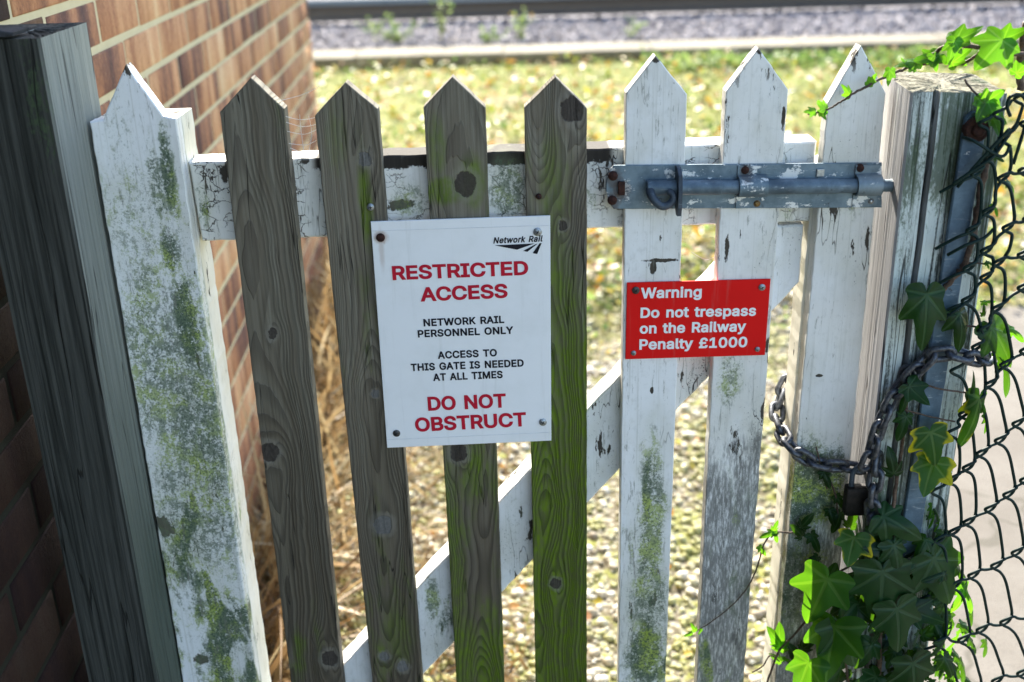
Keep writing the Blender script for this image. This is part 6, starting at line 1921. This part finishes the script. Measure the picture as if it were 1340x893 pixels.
def patchy(x, y, lo=0.0, hi=1.0):
    """colour value that drifts in patches over the ground"""
    f = np.array([mnoise.noise((a * 1.6, b * 2.2, 3.0)) + 0.5 * mnoise.noise((a * 5, b * 6, 8.0)) for a, b in zip(x, y)])
    return np.clip(lo + (hi - lo) * np.clip(0.5 + 0.75 * f + 0.28 * rng.normal(size=len(x)), 0, 1), 0, 1)


BL_ = [blade_proto(b, w) for b in (.2, .6, 1.0, 1.5) for w in (.012, .02)]


def blades(name, x, y, hmin, hmax, mat, lean, label, cat):
    n = len(x)
    P_ = np.stack([x, y, gz(x, y)], -1)
    s1 = rng.uniform(hmin, hmax, n)
    sc = np.stack([s1 * rng.uniform(.8, 1.6, n), s1, s1], -1)
    V, L, C, A, _ = scatter(BL_, P_, rot_euler(rng.normal(0, lean, n), rng.normal(0, lean, n), rng.uniform(0, 6.28, n)), sc, patchy(x, y))
    return tag(mesh_np(name, V, L, C, mat, {"rnd": A}), label, cat, kind="stuff")


# dry grass along the foot of the wall
n = 1700
y = rng.uniform(.4, 3.0, n)
x = wall_x(y) + 0.02 + np.abs(rng.normal(0, 0.085, n))
blades("dry_grass", x, y, .08, .34, M["straw"], .55, "tangled orange straw growing along the foot of the brick wall", "dry grass")
n = 3600
x, y = area(n, .5, 3.3, xl, lambda y: np.minimum(xl(y) + 0.62, 0.6), 1.1)
blades("straw_litter", x, y, .05, .17, M["straw"], 1.25, "flat dry straw scattered over the gravel near the wall", "straw")
# turf between the gravel and the trough
n = 26000
x, y = area(n, 2.0, 6.34, xl, xr, 0.9)
kp = (np.sin(2.1 * x + 1.3) + np.sin(1.7 * y + x) + np.sin(4.1 * x - 2.2 * y)) > -1.1 - (y - 3)
blades("rough_grass", x[kp], y[kp], .02, .10, M["grass"], .6, "short yellow green grass in the strip before the railway", "grass")
n = 900
x, y = area(n, .6, 2.6, xl, lambda y: np.minimum(xr(y), .6))
blades("moss_tufts", x, y, .012, .04, M["grass"], .6, "small green tufts between the stones", "grass")


def litter_proto(k):
    pts = [(0, 0), (.25, .32), (.55, .36), (.85, .2), (1.05, 0), (.85, -.2), (.55, -.36), (.25, -.32)]
    c = rng.uniform(.3, .9)
    V = [(p[0] - .5, p[1] * rng.uniform(.8, 1.2), c * (p[1] ** 2) + .25 * c * (p[0] - .5) ** 2) for p in pts] + [(0, 0, -.02)]
    return np.array(V), np.array([(8, i, (i + 1) % 8) for i in range(8)])


LP_ = [litter_proto(k) for k in range(6)]


def litter(name, x, y, s0, s1, mat, lift, label, cat, lo=0.0, hi=1.0, tilt=.5):
    n = len(x)
    P_ = np.stack([x, y, gz(x, y) + 0.006 + rng.random(n) ** 2 * lift], -1)
    sc = rng.uniform(s0, s1, n)[:, None] * np.ones((1, 3))
    V, L, C, A, _ = scatter(LP_, P_, rot_euler(rng.normal(0, tilt, n), rng.normal(0, tilt, n), rng.uniform(0, 6.28, n)), sc, patchy(x + 7, y, lo, hi))
    return tag(mesh_np(name, V, L, C, mat, {"rnd": A}), label, cat, kind="stuff")


n = 6000
x, y = area(n, 2.4, 6.3, xl, xr)
litter("fallen_leaves", x, y, .02, .055, M["litter"], .07, "yellow, orange and brown fallen leaves over the grass", "leaves")
n = 2600
x, y = area(n, 2.2, 6.3, xl, xr)
litter("clover", x, y, .015, .04, M["weed"], .09, "low green leafy weeds among the grass", "weeds", tilt=.8)
n = 260
x, y = area(n, .6, 2.4, xl, lambda y: np.minimum(xr(y), .6))
litter("leaf_scraps", x, y, .012, .03, M["litter"], .004, "dead leaf scraps on the gravel", "leaves", .3, 1)
n = 2600
y = rng.normal(6.12, .12, n)
x = rng.uniform(.9, 4.6, n)
litter("trough_ivy", x, np.clip(y, 5.7, 6.28), .025, .055, M["weed"], .045, "low dark green growth along the near side of the trough", "weeds", tilt=.9)

# weeds rooted at the edge of the ballast
def weed(cx, cy, h, nst, label, flower=False, spread=.22):
    z0 = 0.405 + max(0, cy - 6.72) * .085
    root = empty("weed", (cx, cy, z0))
    tag(root, label, "weed")
    st_ = MB()
    Vv, Aa = [], []
    pos, rot_, sc_ = [], [], []
    fl = MB()
    for k in range(nst):
        a = random.uniform(0, 6.28)
        d = random.uniform(.1, 1) * spread
        hh = h * random.uniform(.55, 1)
        pts = [(cx + math.cos(a) * d * t ** 1.3, cy + math.sin(a) * d * .5 * t ** 1.3, z0 + hh * t) for t in np.linspace(0, 1, 6)]
        st_.tube(pts, [.004 * (1 - .7 * t) for t in np.linspace(0, 1, 6)], 5)
        for t in np.linspace(.25, 1, 9):
            i = min(4, int(t * 5))
            u = t * 5 - i
            p = np.array(pts[i]) * (1 - u) + np.array(pts[i + 1]) * u
            pos.append(p + rng.normal(0, .012, 3))
            sc_.append([random.uniform(.018, .042)] * 3)
        if flower and k < 2:
            for j in range(2):
                p = Vector(pts[-1]) + Vector((random.gauss(0, .016), random.gauss(0, .016), random.gauss(.01, .012)))
                fl.cyl(p, (random.gauss(0, .4), -.6, .8), .008, .004, 8, .002)
    mk("stem", st_, M["green_stem"], root, origin=(cx, cy, z0))
    n_ = len(pos)
    V, L, C, A, _ = scatter(LP_, np.array(pos), rot_euler(rng.normal(0, .7, n_), rng.normal(0, .7, n_), rng.uniform(0, 6.28, n_)), np.array(sc_), rng.random(n_))
    mesh_np("leaves", V, L, C, M["weed"], {"rnd": A}, parent=root)
    if flower:
        for i in range(0, len(fl.v), len(fl.v) // 4):
            one = MB()
            n1 = len(fl.v) // 4
            one.v = fl.v[i:i + n1]
            one.f = [tuple(q_ - i for q_ in f_) for f_ in fl.f if i <= min(f_) and max(f_) < i + n1]
            mk("flower", one, M["petal"], root, origin=(cx, cy, z0))


wp = lambda px__, y_: pix(px__, 60, y_).x
weed(wp(522, 6.95), 6.95, .22, 13, "leafy pale green weed spreading at the left of the ballast", spread=.34)
weed(wp(578, 7.0), 7.0, .42, 6, "tall upright green weed in front of the rail", spread=.13)
weed(wp(680, 6.95), 6.95, .24, 6, "yellow flowering weed at the foot of the ballast", True, .12)
weed(wp(640, 6.9), 6.9, .12, 7, "small green weed left of the yellow flowers", spread=.14)
weed(wp(825, 6.9), 6.9, .16, 5, "small green weed behind the tallest white picket", spread=.12)

# dead stalks leaning in the gap beside the wall
tw = MB()
for k in range(26):
    y0_ = random.uniform(.55, 1.7)
    x0_ = wall_x(y0_) + random.uniform(.03, .34)
    a = random.uniform(-1.2, 1.4)
    h_ = random.uniform(.10, .42)
    z0_ = float(gz(x0_, y0_))
    pts = [(x0_ + a * h_ * t ** 1.5 * .7, y0_ + random.uniform(-.1, .1) * t, z0_ + h_ * t * (1 - .35 * t * abs(a))) for t in np.linspace(0, 1, 8)]
    tw.tube(pts, [random.uniform(.0012, .0026) * (1 - .5 * t) for t in np.linspace(0, 1, 8)], 6)
M["stalk"] = simple("dead_stalk", (0.42, 0.26, 0.09), (0.55, 0.42, 0.22), 60, .6)
o = mk("dead_stalks", tw, M["stalk"], origin=(-.45, 1, 0))
tag(o, "tangle of dead orange stalks by the wall behind the grey pickets", "stalks", kind="stuff")
